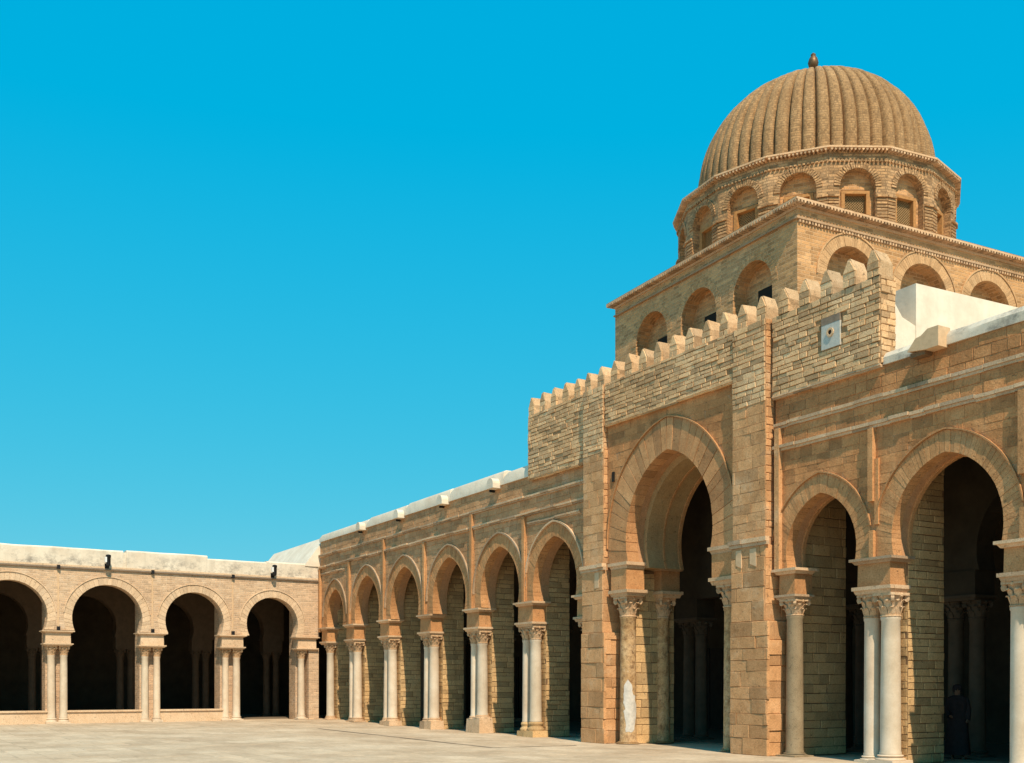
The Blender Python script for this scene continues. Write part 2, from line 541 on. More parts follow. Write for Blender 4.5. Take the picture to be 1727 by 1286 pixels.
def lay(x0, x1, z0, z1, h, lmin, lmax, arches=(), off=0.45, gap=0.012, jit=0.12):
    """courses of stones in a rectangle, cut back round the arch rings; returns polygons"""
    out = []
    z = z0
    while z < z1 - 0.03:
        hh = h * rnd.uniform(1 - jit, 1 + jit)
        zt = min(z1, z + hh)
        if z1 - zt < h * 0.45:
            zt = z1
        x = x0 - rnd.uniform(0, lmax * 0.6)
        while x < x1:
            L = rnd.uniform(lmin, lmax)
            a, b = max(x, x0) + gap / 2, min(x + L, x1) - gap / 2
            x += L
            if b - a < 0.05:
                continue
            zb_, zt_ = z + gap / 2, zt - gap / 2
            pieces = [[(a, zb_), (b, zb_), (b, zt_), (a, zt_)]]
            for A in arches:
                if zt_ <= A.zf:
                    continue
                if zb_ > A.zc + A.R + off or b < A.c - A.w - off - 0.02 or a > A.c + A.w + off + 0.02:
                    continue
                nw = []
                for p in pieces:
                    if len(p) != 4:
                        nw.append(p)
                        continue
                    pa, pb = p[0][0], p[1][0]
                    wb, wt = A.hw(max(zb_, A.zf), off), A.hw(zt_, off)
                    if zb_ < A.zc < zt_:
                        wb = wt = max(wb, wt, A.w + off)
                    # right of the ring
                    if pb > A.c + min(wb, wt):
                        q0, q1 = max(pa, A.c + wb + gap), max(p[3][0], A.c + wt + gap)
                        if zb_ >= A.zc and q0 > pb - 0.04:
                            q0 = None
                        if q0 is None:
                            if pb - q1 > 0.05:
                                zz = A.arc(pb, off) + gap
                                if zt_ - zz > 0.03:
                                    nw.append([(pb, max(zb_, zz)), (pb, zt_), (q1, zt_)])
                        elif pb - q0 > 0.04:
                            nw.append([(q0, zb_), (pb, zb_), (pb, zt_), (min(q1, pb - 0.02), zt_)])
                    if pa < A.c - min(wb, wt):
                        q0, q1 = min(pb, A.c - wb - gap), min(p[2][0], A.c - wt - gap)
                        if zb_ >= A.zc and q0 < pa + 0.04:
                            if q1 - pa > 0.05:
                                zz = A.arc(pa, off) + gap
                                if zt_ - zz > 0.03:
                                    nw.append([(pa, max(zb_, zz)), (q1, zt_), (pa, zt_)])
                        elif q0 - pa > 0.04:
                            nw.append([(pa, zb_), (q0, zb_), (max(q1, pa + 0.02), zt_), (pa, zt_)])
                    if wt == 0.0 and pa < A.c + wb and pb > A.c - wb:      # course passing over the crown
                        lo, hi = max(pa, A.c - wb), min(pb, A.c + wb)
                        if hi - lo > 0.05:
                            xs = [lo + (hi - lo) * i / 5 for i in range(6)]
                            low = [(q, max(zb_, A.arc(q, off) + gap)) for q in xs]
                            if min(v for _, v in low) < zt_ - 0.03:
                                low = [(q, min(v, zt_ - 0.012)) for q, v in low]
                                nw.append(low + [(hi, zt_), (lo, zt_)])
                pieces = nw
            out += pieces
        z = zt
    return out


def area(p):
    return 0.5 * abs(sum(p[i][0] * p[(i + 1) % len(p)][1] - p[(i + 1) % len(p)][0] * p[i][1] for i in range(len(p))))


def emit(jobs, parent, nmax=290, name='stone'):
    """jobs: (polygon, map, material, proud, weight). The largest nmax become parts, the rest one 'stuff' part per material."""
    jobs = [j for j in jobs if area(j[0]) > 0.0015]
    rough = {'upper_wall_stone': 0.009, 'pier_stone': 0.007, 'pilaster_stone': 0.006}
    jobs = [([(u + rnd.uniform(-1, 1) * rough.get(j[2].name, 0.003), v + rnd.uniform(-1, 1) * rough.get(j[2].name, 0.003)) for u, v in j[0]],) + tuple(j[1:])
            for j in jobs if not (j[2].name == 'upper_wall_stone' and rnd.random() < 0.012)]
    jobs.sort(key=lambda j: -area(j[0]) * j[4])
    for p, mp, m, pr, w in jobs[:nmax]:
        MB().stone(p, mp, pr).build(name, m, parent)
    rest = {}
    for p, mp, m, pr, w in jobs[nmax:]:
        rest.setdefault(m.name, (m, MB()))[1].stone(p, mp, pr)
    for m, mb in rest.values():
        mb.build('stonework', m, parent, stuff=True)


def voussoirs(A, ring, n, mp, m, parent, proud=0.03, back=-0.25, zf=None, nm='voussoir', g=0.004):
    r0, r1 = A.R - 0.012, A.R + ring
    zf = A.zf if zf is None else zf
    t0i = math.asin(max(-1, (zf - A.zc) / r0))
    t0o = math.asin(max(-1, (zf - A.zc) / r1))
    t1i, t1o = math.acos(min(1, A.e / r0)), math.acos(min(1, A.e / r1))
    ks = [0.0]
    for i in range(n):
        ks.append(ks[-1] + rnd.uniform(0.75, 1.25))
    ks = [k / ks[-1] for k in ks]
    for sgn in (1, -1):
        for i in range(n):
            a, b = ks[i] + g / 2, ks[i + 1] - g / 2
            pol = []
            for (r, t0, t1, k) in ((r0, t0i, t1i, a), (r1, t0o, t1o, a), (r1, t0o, t1o, b), (r0, t0i, t1i, b)):
                t = t0 + (t1 - t0) * k
                pol.append((A.c + sgn * (-A.e + r * math.cos(t)), A.zc + r * math.sin(t)))
            MB().stone(pol, mp, proud, back=back, inset=0.003, tilt=0.012).build(nm, m, parent)


def ring_strip(A, off, wd, mp, d0, d1, n=14, zf=None):
    mb = MB()
    a, b = A.pts(off, n, zf), A.pts(off + wd, n, zf)
    for i in range(len(a) - 1):
        mb.prism([a[i], a[i + 1], b[i + 1], b[i]], mp, d0, d1, 0.5)
    return mb


def rough_band(x0, x1, z0, z1, mp, d, step=0.55):
    """a moulding broken into slightly uneven lengths"""
    mb = MB()
    x = x0
    while x < x1 - 0.01:
        L = rnd.uniform(0.6, 1.4) * step
        xe = min(x1, x + L)
        if x1 - xe < 0.15:
            xe = x1
        dz = rnd.uniform(-0.012, 0.012)
        dd = d * rnd.uniform(0.7, 1.1)
        mid = z0 + (z1 - z0) * 0.45
        mb.prism([(x, mid + dz), (xe - 0.004, mid + dz), (xe - 0.004, z1 + dz), (x, z1 + dz)], mp, -0.05, dd)
        mb.prism([(x, z0 + dz), (xe - 0.004, z0 + dz), (xe - 0.004, mid + dz - 0.002), (x, mid + dz - 0.002)], mp, -0.05, dd * 0.55)
        x = xe
    return mb


# ------------------------------------------------------------------ columns
CAPS = {}


def capital_mesh(style=0):
    """Corinthian-like capital, unit: radius 1 at the neck, height 1"""
    if style in CAPS:
        return CAPS[style]
    mb = MB()
    mb.lathe([(1.0, 0), (1.12, 0.02), (1.12, 0.07), (0.98, 0.09), (1.0, 0.3), (1.08, 0.6), (1.28, 0.84), (1.36, 0.88)], 14, tone=0.5)
    for row, (cnt, z0, h, r0, out, wd) in enumerate(((8, 0.09, 0.36, 1.0, 0.36, 0.34), (8, 0.3, 0.42, 1.04, 0.46, 0.36))):
        for k in range(cnt):
            a = 2 * math.pi * (k + 0.5 * row) / cnt
            ca, sa = math.cos(a), math.sin(a)
            vs, fs = [], []
            prof = [(r0 - 0.05, 0, 1.0), (r0 + 0.08, 0.45, 1.1), (r0 + out * 0.55, 0.85, 0.95), (r0 + out, 1.0, 0.6), (r0 + out + 0.04, 0.86, 0.35)]
            for rr, zz, ww in prof:
                for s_, dr in ((-1, 0), (0, 0.07), (1, 0)):
                    x, y = rr + dr, s_ * wd * ww
                    vs.append((x * ca - y * sa, x * sa + y * ca, z0 + zz * h))
            nn = len(prof)
            base = len(vs)
            for rr, zz, ww in prof:
                for s_ in (-1, 0, 1):
                    x, y = rr - 0.12, s_ * wd * ww
                    vs.append((x * ca - y * sa, x * sa + y * ca, z0 + zz * h))
            for i in range(nn - 1):
                for j in range(2):
                    p = i * 3 + j
                    fs.append((p, p + 1, p + 4, p + 3))
                    q = base + p
                    fs.append((q, q + 3, q + 4, q + 1))
                fs.append((i * 3, i * 3 + 3, base + i * 3 + 3, base + i * 3))
                fs.append((i * 3 + 2, base + i * 3 + 2, base + i * 3 + 5, i * 3 + 5))
            fs.append((0, base, base + 1, 1)); fs.append((1, base + 1, base + 2, 2))
            e = (nn - 1) * 3
            fs.append((e, e + 1, base + e + 1, base + e)); fs.append((e + 1, e + 2, base + e + 2, base + e + 1))
            mb.add(vs, fs, rnd.random())
    for k in range(4):                                   # corner volutes
        a = math.pi / 4 + k * math.pi / 2
        cx, cy = 1.62 * math.cos(a), 1.62 * math.sin(a)
        ta = Vector((-math.sin(a), math.cos(a), 0))
        ra = Vector((math.cos(a), math.sin(a), 0))
        c0 = Vector((cx, cy, 0.77)) - ta * 0.17
        vs, sg = [], 9
        for e in (0, 1):
            for i in range(sg):
                t = 2 * math.pi * i / sg
                vs.append(c0 + ta * 0.34 * e + ra * 0.27 * math.cos(t) + Vector((0, 0, 0.15 * math.sin(t))))
        fs = [tuple(range(sg)), tuple(range(sg, 2 * sg))] + [(i, (i + 1) % sg, sg + (i + 1) % sg, sg + i) for i in range(sg)]
        mb.add(vs, fs, 0.6)
        p0 = Vector((1.05 * math.cos(a), 1.05 * math.sin(a), 0.5))
        mb.tube([p0, p0 + ra * 0.12 + Vector((0, 0, 0.2)), p0 + ra * 0.4 + Vector((0, 0, 0.36))], 0.12, 6, 0.5)
    for k in range(4):                                   # flower boss
        a = k * math.pi / 2
        mb.lathe([(0.02, -0.1), (0.16, -0.06), (0.18, 0.04), (0.05, 0.1)], 7, (1.36 * math.cos(a), 1.36 * math.sin(a), 0.9), 0.4)
    vs = []                                              # concave-sided top plate
    for k in range(4):
        a = math.pi / 4 + k * math.pi / 2
        for da, rr in ((-0.1, 1.9), (0.1, 1.9), (math.pi / 4, 1.38)):
            vs.append((rr * math.cos(a + da), rr * math.sin(a + da)))
    mb.prism(vs, lambda u, v, d: (u, v, d), 0.885, 1.0, 0.5, concave=True)
    CAPS[style] = mb.mesh('capital', M['inner_col' if style else 'capital'], 40)
    return CAPS[style]


BASE_PROF = [(1.42, 0), (1.46, 0.14), (1.42, 0.3), (1.18, 0.42), (1.14, 0.58), (1.26, 0.68), (1.28, 0.8), (1.22, 0.9), (1.06, 0.96), (1.02, 1.0)]


def column(parent, x, y, z0, zc, zt, r, shaft='marble', base_h=0.16, plinth=0.0, pmat='trim', label=None, lean=0.0):
    """shaft mesh with capital and base as sub-parts; zc, zt = underside and top of the capital"""
    sb = z0 + plinth + base_h
    mb = MB()
    H = zc - sb
    mb.lathe([(r * 1.06, 0), (r * 1.06, 0.04), (r, 0.07)] + [(r * (1 - 0.10 * (k / 6) ** 1.4), 0.07 + (H - 0.15) * k / 6) for k in range(1, 7)]
             + [(r * 0.98, H - 0.05), (r * 0.98, H)], 20, tone=rnd.random())
    c = mb.build('column', M[shaft], parent, smooth=50)
    c.location = (x, y, sb)
    c.rotation_euler = (lean, lean * 0.6, rnd.uniform(0, 6))
    if label:
        c['label'] = label
    cap = inst(capital_mesh(1 if shaft == 'inner_col' else 0), 'capital', c, (0, 0, H))
    cap.scale = (r * 0.93, r * 0.93, zt - zc)
    cap.rotation_euler = (0, 0, -c.rotation_euler[2] + rnd.uniform(-0.04, 0.04))
    b = MB()
    b.lathe([(r * pr, base_h * z) for pr, z in BASE_PROF], 20, tone=0.5)
    if plinth > 0.02:
        q = r * 1.5
        b.box(-q, q, -q, q, -plinth, 0.004, 0.3, taper=plinth * 0.06)
    bo = b.build('base', M[pmat], c, smooth=50)
    bo.location = (0, 0, -base_h)
    bo.rotation_euler = (0, 0, -c.rotation_euler[2])
    return c


def slab_part(name, x0, x1, y0, y1, z0, z1, m, parent, steps=2, out=0.06):
    """moulded slab, widening upwards"""
    mb = MB()
    h = (z1 - z0) / steps
    for k in range(steps):
        o = out * (k + 1 - steps) / max(1, steps - 1) if steps > 1 else 0
        mb.box(x0 - o, x1 + o, y0 - o, y1 + o, z0 + h * k + (0.001 if k else 0), z0 + h * (k + 1))
    return mb.build(name, m, parent)


def slab_part(name, x0, x1, y0, y1, z0, z1, m, parent, out=0.06):
    mb = MB()
    zm = z0 + (z1 - z0) * 0.5
    q = [(x0 + out, x1 - out, y0 + out, y1 - out, z0), (x0 + out * 0.5, x1 - out * 0.5, y0 + out * 0.5, y1 - out * 0.5, zm),
         (x0, x1, y0, y1, zm + 0.002), (x0, x1, y0, y1, z1)]
    vs = []
    for a, b, c_, d, z in q:
        vs += [(a, c_, z), (b, c_, z), (b, d, z), (a, d, z)]
    fs = [(3, 2, 1, 0), (12, 13, 14, 15)]
    for k in range(3):
        for i in range(4):
            j = (i + 1) % 4
            fs.append((k * 4 + i, k * 4 + j, k * 4 + 4 + j, k * 4 + 4 + i))
    mb.add(vs, fs)
    return mb.build(name, m, parent)


# ================================================================== ground
gr = MB()
gr.add([(-900, -900, -0.06), (900, -900, -0.06), (900, 900, -0.06), (-900, 900, -0.06)], [(0, 1, 2, 3)], 0.5)
g_o = gr.build('ground', M['paving'])
g_o['kind'] = 'structure'


def gz(x):                         # the court rises very slightly towards the far gallery
    return 0.1 * min(1.0, max(0.0, (-40.0 - x) / 9.0))


court = MB()
xs = [20, -40, -42, -44, -46, -48, -49, -75]
for x0, x1 in zip(xs, xs[1:]):
    court.add([(x0, -60, gz(x0) - 0.02), (x1, -60, gz(x1) - 0.02), (x1, 16, gz(x1) - 0.02), (x0, 16, gz(x0) - 0.02)], [(0, 1, 2, 3)], 0.4)
court_o = court.build('courtyard', M['paving'])
court_o['kind'] = 'structure'
cells = []
y = 0.9
row = 0
while y > -24:
    hgt = rnd.uniform(0.5, 0.75)
    x = -49.2 + rnd.uniform(0, 0.6)
    while x < -6:
        L = rnd.uniform(0.7, 1.5)
        cells.append((x, min(x + L, -5.5), y - hgt, y))
        x += L
    y -= hgt
cells.sort(key=lambda c: (c[0] + c[1]) ** 2 / 4 + ((c[2] + c[3]) / 2 + 18.6) ** 2)
vis, rest = [], []
for c in cells:
    cx_, cy_ = (c[0] + c[1]) / 2, (c[2] + c[3]) / 2 + 18.6
    Xc = cx_ * 0.50867 + cy_ * 0.86096
    Yc = -cx_ * 0.86096 + cy_ * 0.50867
    (vis if (Yc > 23.2 and abs(Xc) < 0.485 * Yc and cy_ - 18.6 < 0.3) else rest).append(c)
pav = MB()
for i, c in enumerate(vis + rest):
    mb = MB() if i < 290 else pav
    g = 0.004
    z = gz((c[0] + c[1]) / 2) + rnd.uniform(-0.003, 0.003)
    x0, x1, y0, y1 = c[0] + g, c[1] - g, c[2] + g, c[3] - g
    b = 0.006
    vs = [(x0, y0, z - 0.05), (x1, y0, z - 0.05), (x1, y1, z - 0.05), (x0, y1, z - 0.05),
          (x0, y0, z - b), (x1, y0, z - b), (x1, y1, z - b), (x0, y1, z - b),
          (x0 + b, y0 + b, z + gz(x0) - gz((x0 + x1) / 2)), (x1 - b, y0 + b, z + gz(x1) - gz((x0 + x1) / 2)), (x1 - b, y1 - b, z + gz(x1) - gz((x0 + x1) / 2)), (x0 + b, y1 - b, z + gz(x0) - gz((x0 + x1) / 2))]
    fs = [(8, 9, 10, 11), (3, 2, 1, 0)]
    for k in (0, 4):
        for q in range(4):
            r_ = (q + 1) % 4
            fs.append((k + q, k + r_, k + r_ + 4, k + q + 4))
    mb.add(vs, fs)
    if i < 290:
        mb.build('paving_slab', M['paving'], court_o)
pav.build('paving', M['paving'], court_o, stuff=True)
dr = MB()                                             # a narrow open channel in the paving beside the arcade
for (xa, ya, xb, yb) in ((-40.5, -3.4, -25.55, -4.1), (-25.55, -4.1, -25.4, -1.5)):
    L = math.hypot(xb - xa, yb - ya)
    nx, ny = -(yb - ya) / L * 0.06, (xb - xa) / L * 0.06
    dr.add([(xa - nx, ya - ny, gz(xa) + 0.006), (xb - nx, yb - ny, gz(xb) + 0.006), (xb + nx, yb + ny, gz(xb) + 0.006), (xa + nx, ya + ny, gz(xa) + 0.006)], [(0, 1, 2, 3)], 0.1)
dr.build('drain_channel', M['cable'], court_o)


# ================================================================== generic arcade pillars
def pillar(parent, xc, zf, z_imp0, z_ab1, z_ab0, zcap, cols, bw=0.92, depth=0.56, mats=('voussoir', 'trim'), cornice=0.15, half=None, ground=0.0):
    """impost cornice, impost block, abacus and columns under the foot of two arches. cols: list of (dx, r, mat, plinth, base_h, pmat, label)"""
    h = bw / 2
    c0 = slab_part('impost_cornice', xc - h - 0.14, xc + h + 0.14, -0.13, depth + 0.05, z_imp0, zf, M[mats[1]], parent, 0.09)
    mb = MB().box(xc - h, xc + h, -0.01, depth, z_ab1, z_imp0 + 0.001, taper=0.008)
    mb.build('impost_block', M[mats[0]], parent)
    slab_part('abacus', xc - h - 0.09, xc + h + 0.09, -0.1, depth - 0.02, z_ab0, z_ab1, M[mats[1]], parent, 0.06)
    for (dx, r, m, pl, bh, pm, lab) in cols:
        column(parent, xc + dx, 0.24, ground, zcap, z_ab0, r, m, bh, pl, pm, lab, lean=rnd.uniform(-0.004, 0.004))


def rear_pier(parent, x0, x1, y0, y1, z1, m, stones=True, single=0, h=0.2):
    p = MB().box(x0, x1, y0, y1, -0.05, z1, 0.5).build('rear_pier', M['dark_joint'], parent)
    if stones:
        jobs = [(q, side(x1), m, 0.018, 1.0) for q in lay(y0, y1, 0.0, min(z1, 7.0), h, 0.3, 0.75, gap=0.014, jit=0.25)]
        jobs += [(q, front(y0), m, 0.012, 0.5) for q in lay(x0, x1, 0.0, 4.0, h, 0.3, 0.6, gap=0.014, jit=0.2)]
        emit(jobs, p, single)
    return p


ZF, ZIMP0, ZAB1, ZAB0, ZCAP = 4.40, 4.27, 3.74, 3.60, 3.16
S1, S2, ZC = 7.80, 7.25, 8.45
CEIL = 8.15

# ================================================================== far arcade
arc = thing('arcade', 'long sandstone arcade of six tall horseshoe arches between the far gallery and the big portal', 'arcade')
FA = [Arch(-28.88, 1.27, 4.84, 0.28, ZF), Arch(-32.33, 1.32, 4.84, 0.28, ZF), Arch(-36.08, 1.33, 4.84, 0.28, ZF),
      Arch(-39.95, 1.34, 4.84, 0.28, ZF), Arch(-43.75, 1.32, 4.84, 0.28, ZF), Arch(-47.42, 1.02, 4.84, 0.28, ZF)]
X0, X1 = -49.3, -26.9
wall_with_arches(X0, X1, ZC, FA, 0.6).build('wall', M['joint'], arc)
jobs = []
for (z0, z1, h) in ((ZF, S2 - 0.06, 0.19), (S2 + 0.06, S1 - 0.06, 0.21), (S1 + 0.06, ZC, 0.2)):
    for p in lay(X0, X1, z0, z1, h, 0.28, 0.6, FA if z0 < 5 else (), off=0.46, gap=0.008, jit=0.3):
        jobs.append((p, front(0), M['far'], 0.01, 1.0 + 0.02 * (p[0][0] + 50)))
emit(jobs, arc, 280)
for A in FA:
    voussoirs(A, 0.42, 17, front(0), M['voussoir'], arc, 0.014, -0.28, g=0.003)
    ring_strip(A, 0.43, 0.055, front(0), -0.02, 0.075, zf=4.9).build('hood_mould', M['trim'], arc)
rough_band(X0, X1, S1 - 0.06, S1 + 0.05, front(0), 0.11, 0.8).build('string_course', M['trim'], arc)
rough_band(X0, X1, S2 - 0.06, S2 + 0.05, front(0), 0.13, 0.8).build('string_course', M['trim'], arc)
for (a, b) in ((-30.4, -27.4), (-49.1, -46.2)):
    rough_band(a, b, 6.86, 6.96, front(0), 0.1, 0.8).build('string_course', M['trim'], arc)
PX = [-30.62, -34.2, -38.02, -41.85, -45.6]
for i, x in enumerate(PX):
    mb = MB()
    top = S1 - 0.07 if i in (1, 3) else S2 - 0.07
    mb.box(x - 0.075, x + 0.075, -0.11, 0.02, ZF + 0.002, top, 0.5)
    mb.box(x - 0.045, x + 0.11, -0.05, 0.02, ZF + 0.002, S2 - 0.9, 0.4)
    mb.build('pilaster_strip', M['voussoir'], arc)
MB().box(X0 + 0.02, X0 + 0.16, -0.12, 0.02, 4.2, S2 - 0.07, 0.5).build('pilaster_strip', M['voussoir'], arc)
spec = [(0.05, 0.14, 'trim', 0.22), (0.5, 0.14, 'trim', 0.0), (0.28, 0.14, 'trim', 0.0), (0.2, 0.12, 'trim', 0.0), (0.04, 0.14, 'trim', 0.0)]
spec = [(0.20, 0.30, 'pier'), (0.54, 0.10, 'trim'), (0.32, 0.12, 'trim'), (0.2, 0.14, 'trim'), (0.06, 0.14, 'trim')]
for i, x in enumerate(PX):
    pl, bh, pm = spec[i]
    g = gz(x)
    pillar(arc, x, ZF, ZIMP0, ZAB1, ZAB0, ZCAP,
           [(-0.26, 0.175, 'marble', pl * 0.9, bh, pm, None), (0.24, 0.195, 'marble_grey' if i < 2 else 'marble', pl, bh, pm, None)], ground=g)
    rear_pier(arc, x - 0.5, x + 0.45, 0.5, 1.42, CEIL, M['pier'], True, 0, 0.17)
pillar(arc, -48.75, ZF, ZIMP0, ZAB1, ZAB0, ZCAP + 0.05, [(0.1, 0.18, 'marble_grey', 0.03, 0.14, 'trim', 'single grey corner column')], bw=0.7, ground=gz(-48.7))
rear_pier(arc, -49.3, -48.4, 0.5, 1.42, CEIL, M['pier'], True, 0, 0.17)
pillar(arc, -27.3, ZF, ZIMP0, ZAB1, ZAB0, ZCAP, [(-0.02, 0.19, 'marble', 0.05, 0.14, 'trim', None)], bw=0.6)
# whitewashed coping in uneven lengths with water spouts
segs = [(-49.3, -43.52, 8.80), (-43.52, -39.64, 8.86), (-39.64, -35.85, 8.92), (-35.85, -31.94, 8.93), (-31.94, -30.25, 8.86)]
for i, (a, b, zt) in enumerate(segs):
    mb = MB()
    prof = [(-0.07, ZC), (-0.07, zt - 0.13), (-0.02, zt - 0.04), (0.08, zt), (0.34, zt), (0.42, zt - 0.08), (0.42, ZC)]
    n = len(prof)
    vs = []
    for (x, k, dz) in ((a + 0.005, 0, -0.09), (a + 0.28, 1, 0), (b - 0.06, 1, 0.015), (b - 0.005, 1, -0.02)):
        vs += [(x, y_, z_ if z_ <= ZC else z_ + dz) for y_, z_ in prof]
    fs = [tuple(range(n)), tuple(range(3 * n, 4 * n))]
    for q in range(3):
        for j in range(n):
            j2 = (j + 1) % n
            fs.append((q * n + j, q * n + j2, (q + 1) * n + j2, (q + 1) * n + j))
    mb.add(vs, fs)
    mb.build('coping', M['white'], arc, smooth=35)


def spout(parent, x, z, m, w=0.42, out=0.34, h=0.36):
    """a whitewashed stone gutter spout: solid cheeks, arched top, dark channel under"""
    mb = MB()
    yb, yf = 0.05, -out
    ring = []
    for k in range(9):
        t = math.pi * k / 8
        ring.append((x + w / 2 * math.cos(t), z + h * 0.45 + h * 0.5 * math.sin(t)))
    poly = [(x + w / 2, z)] + ring + [(x - w / 2, z)]
    mb.prism(poly, front(0.0), -0.05, out, 0.5)
    o = mb.build('spout', m, parent)
    hole = MB()
    hp = [(x + w * 0.28 * math.cos(math.pi * k / 8 * 2), z + h * 0.48 + h * 0.27 * math.sin(math.pi * k / 8 * 2)) for k in range(8)]
    hole.box(x - w * 0.66, x - w * 0.5, -out * 0.6, 0.02, z - 0.08, z + h * 0.25, 0.2)
    hole.build('spout_channel', M['dark'], o)
    return o


for x in (-43.95, -40.05, -36.2, -32.4):
    spout(arc, x, 8.36, M['white'])

# ================================================================== right arcade
arr = thing('arcade', 'near sandstone arcade with two tall arches and paired marble columns beside the portal', 'arcade')
RA = [Arch(-17.8, 1.065, 4.72, 0.28, ZF), Arch(-14.475, 1.325, 4.77, 0.28, ZF), Arch(-10.95, 1.32, 4.8, 0.28, ZF)]
X0, X1 = -19.2, -9.0
wall_with_arches(X0, X1, ZC, RA, 0.6).build('wall', M['joint'], arr)
jobs = []
for (z0, z1, h) in ((ZF, S2 - 0.08, 0.165), (S2 + 0.06, S1 - 0.08, 0.21), (S1 + 0.06, ZC, 0.2)):
    for p in lay(X0, X1, z0, z1, h, 0.28, 0.62, RA if z0 < 5 else (), off=0.45, gap=0.006 if z0 < 5 else 0.012, jit=0.3):
        jobs.append((p, front(0), M['stone'], 0.006 if z0 < 5 else 0.012, 1.0 if p[0][0] < -12.6 else 0.05))
emit(jobs, arr, 280)
for A, n in zip(RA, (20, 24, 24)):
    voussoirs(A, 0.42, n, front(0), M['voussoir'], arr, 0.010, -0.28, g=0.002)
    ring_strip(A, 0.43, 0.03, front(0), -0.02, 0.055, n=18, zf=5.1).build('hood_mould', M['voussoir'], arr)
    ring_strip(Arch(A.c, A.w, A.zc, A.e, A.zf), -0.05, 0.06, front(0.55), -0.03, 0.06, n=18).build('rear_arch_edge', M['voussoir'], arr)
rough_band(X0, X1, S1 - 0.08, S1 + 0.05, front(0), 0.085, 0.6).build('string_course', M['trim'], arr)
rough_band(X0, X1, S2 - 0.08, S2 + 0.05, front(0), 0.11, 0.6).build('string_course', M['trim'], arr)
RP = [-16.27, -12.72]
for x in RP:
    mb = MB()
    mb.box(x - 0.075, x + 0.055, -0.11, 0.02, 5.6, S2 - 0.085, 0.5)
    mb.box(x - 0.055, x + 0.055, -0.09, 0.02, ZF + 0.002, 4.98, 0.6)
    mb.box(x + 0.058, x + 0.16, -0.05, 0.02, 5.1, 6.5, 0.4)
    mb.build('pilaster_strip', M['voussoir'], arr)
MB().box(-19.13, -18.98, -0.12, 0.02, ZF, S1 - 0.09, 0.5).build('pilaster_strip', M['pilaster'], arr)
pillar(arr, -16.27, ZF, ZIMP0 + 0.01, 3.79, 3.63, 3.12, [(-0.24, 0.185, 'marble', 0.05, 0.1, 'marble', None), (0.24, 0.215, 'marble_grey', 0.08, 0.12, 'marble', 'thicker grey white marble column')], bw=0.88)
pillar(arr, -12.72, ZF, ZIMP0, 3.79, 3.63, 3.15, [(-0.24, 0.2, 'marble_grey', 0.05, 0.1, 'marble', None), (0.24, 0.2, 'marble', 0.05, 0.1, 'marble', None)], bw=0.88)
pillar(arr, -18.83, ZF, ZIMP0, 3.79, 3.68, 3.3, [(0.0, 0.205, 'granite', 0.03, 0.06, 'granite', 'dark speckled grey granite column')], bw=0.5)
rear_pier(arr, -16.75, -15.8, 0.5, 1.66, CEIL, M['pier'], True, 120, 0.16)
rear_pier(arr, -13.2, -12.25, 0.5, 1.66, CEIL, M['pier'], True, 0, 0.16)
rear_pier(arr, -19.6, -19.02, 0.5, 2.15, CEIL, M['pier'], True, 120, 0.24)
rear_pier(arr, -9.6, -9.0, 0.3, 1.66, CEIL, M['pier'], False)
mb = MB()
zt = 8.83
prof = [(-0.05, ZC), (-0.05, zt - 0.14), (0.02, zt - 0.03), (0.1, zt), (0.34, zt), (0.34, ZC)]
n = len(prof)
vs = []
nx_ = 14
for i in range(nx_ + 1):
    x = -15.98 + (X1 + 15.98) * i / nx_
    dz = -0.10 * (1 - i / nx_) + rnd.uniform(-0.01, 0.01)
    vs += [(x, y_ + rnd.uniform(-0.006, 0.006), z_ if z_ <= ZC else z_ + dz) for y_, z_ in prof]
fs = [tuple(range(n)), tuple(range(nx_ * n, nx_ * n + n))]
for q in range(nx_):
    for j in range(n):
        j2 = (j + 1) % n
        fs.append((q * n + j, q * n + j2, (q + 1) * n + j2, (q + 1) * n + j))
mb.add(vs, fs)
mb.build('coping', M['white_dirty'], arr, smooth=30)
sp = MB()                                              # big sloping spout block
sp.prism([(-15.15, 8.46), (-14.72, 8.40), (-14.4, 8.40), (-14.4, 8.80), (-14.66, 8.80), (-14.82, 8.70), (-14.95, 8.68)], front(0), -0.06, 0.3, 0.4, concave=True)
spo = sp.build('spout', M['pale'], arr)
MB().box(-15.12, -14.76, -0.24, -0.02, 8.33, 8.42, 0.1).build('spout_channel', M['dark_joint'], spo)

# ================================================================== portal
por = thing('portal', 'tall central sandstone portal with crenellated top and one big horseshoe arch', 'portal')
PA = Arch(-23.13, 1.84, 5.75, 0.45, 5.16)
PA2 = Arch(-23.13, 1.70, 5.70, 0.45, 5.0)
yP = -0.12
wall_with_arches(-25.85, -20.4, 9.2, [PA], 0.62, y0=yP).build('wall', M['joint'], por)
wall_with_arches(-26.4, -19.6, 9.3, [PA2], 1.25, y0=yP + 0.625).build('inner_wall', M['pier'], por)
ring_strip(PA2, -0.03, 0.05, front(1.1), -0.03, 0.03, n=18).build('inner_arch_edge', M['voussoir'], por)
ring_strip(PA2, -0.03, 0.06, front(1.7), -0.03, 0.08, n=18).build('inner_arch_edge', M['voussoir'], por)
jobs = []
for p in lay(-25.83, -20.42, 5.18, 9.12, 0.19, 0.25, 0.85, [PA], off=0.86, gap=0.006):
    jobs.append((p, front(yP), M['stone'], 0.006, 0.6))
voussoirs(PA, 0.83, 14, front(yP), M['voussoir_p'], por, 0.016, -0.4, g=0.005)
ring_strip(PA, 0.84, 0.035, front(yP), -0.02, 0.06, n=20, zf=5.6).build('hood_mould', M['voussoir'], por)
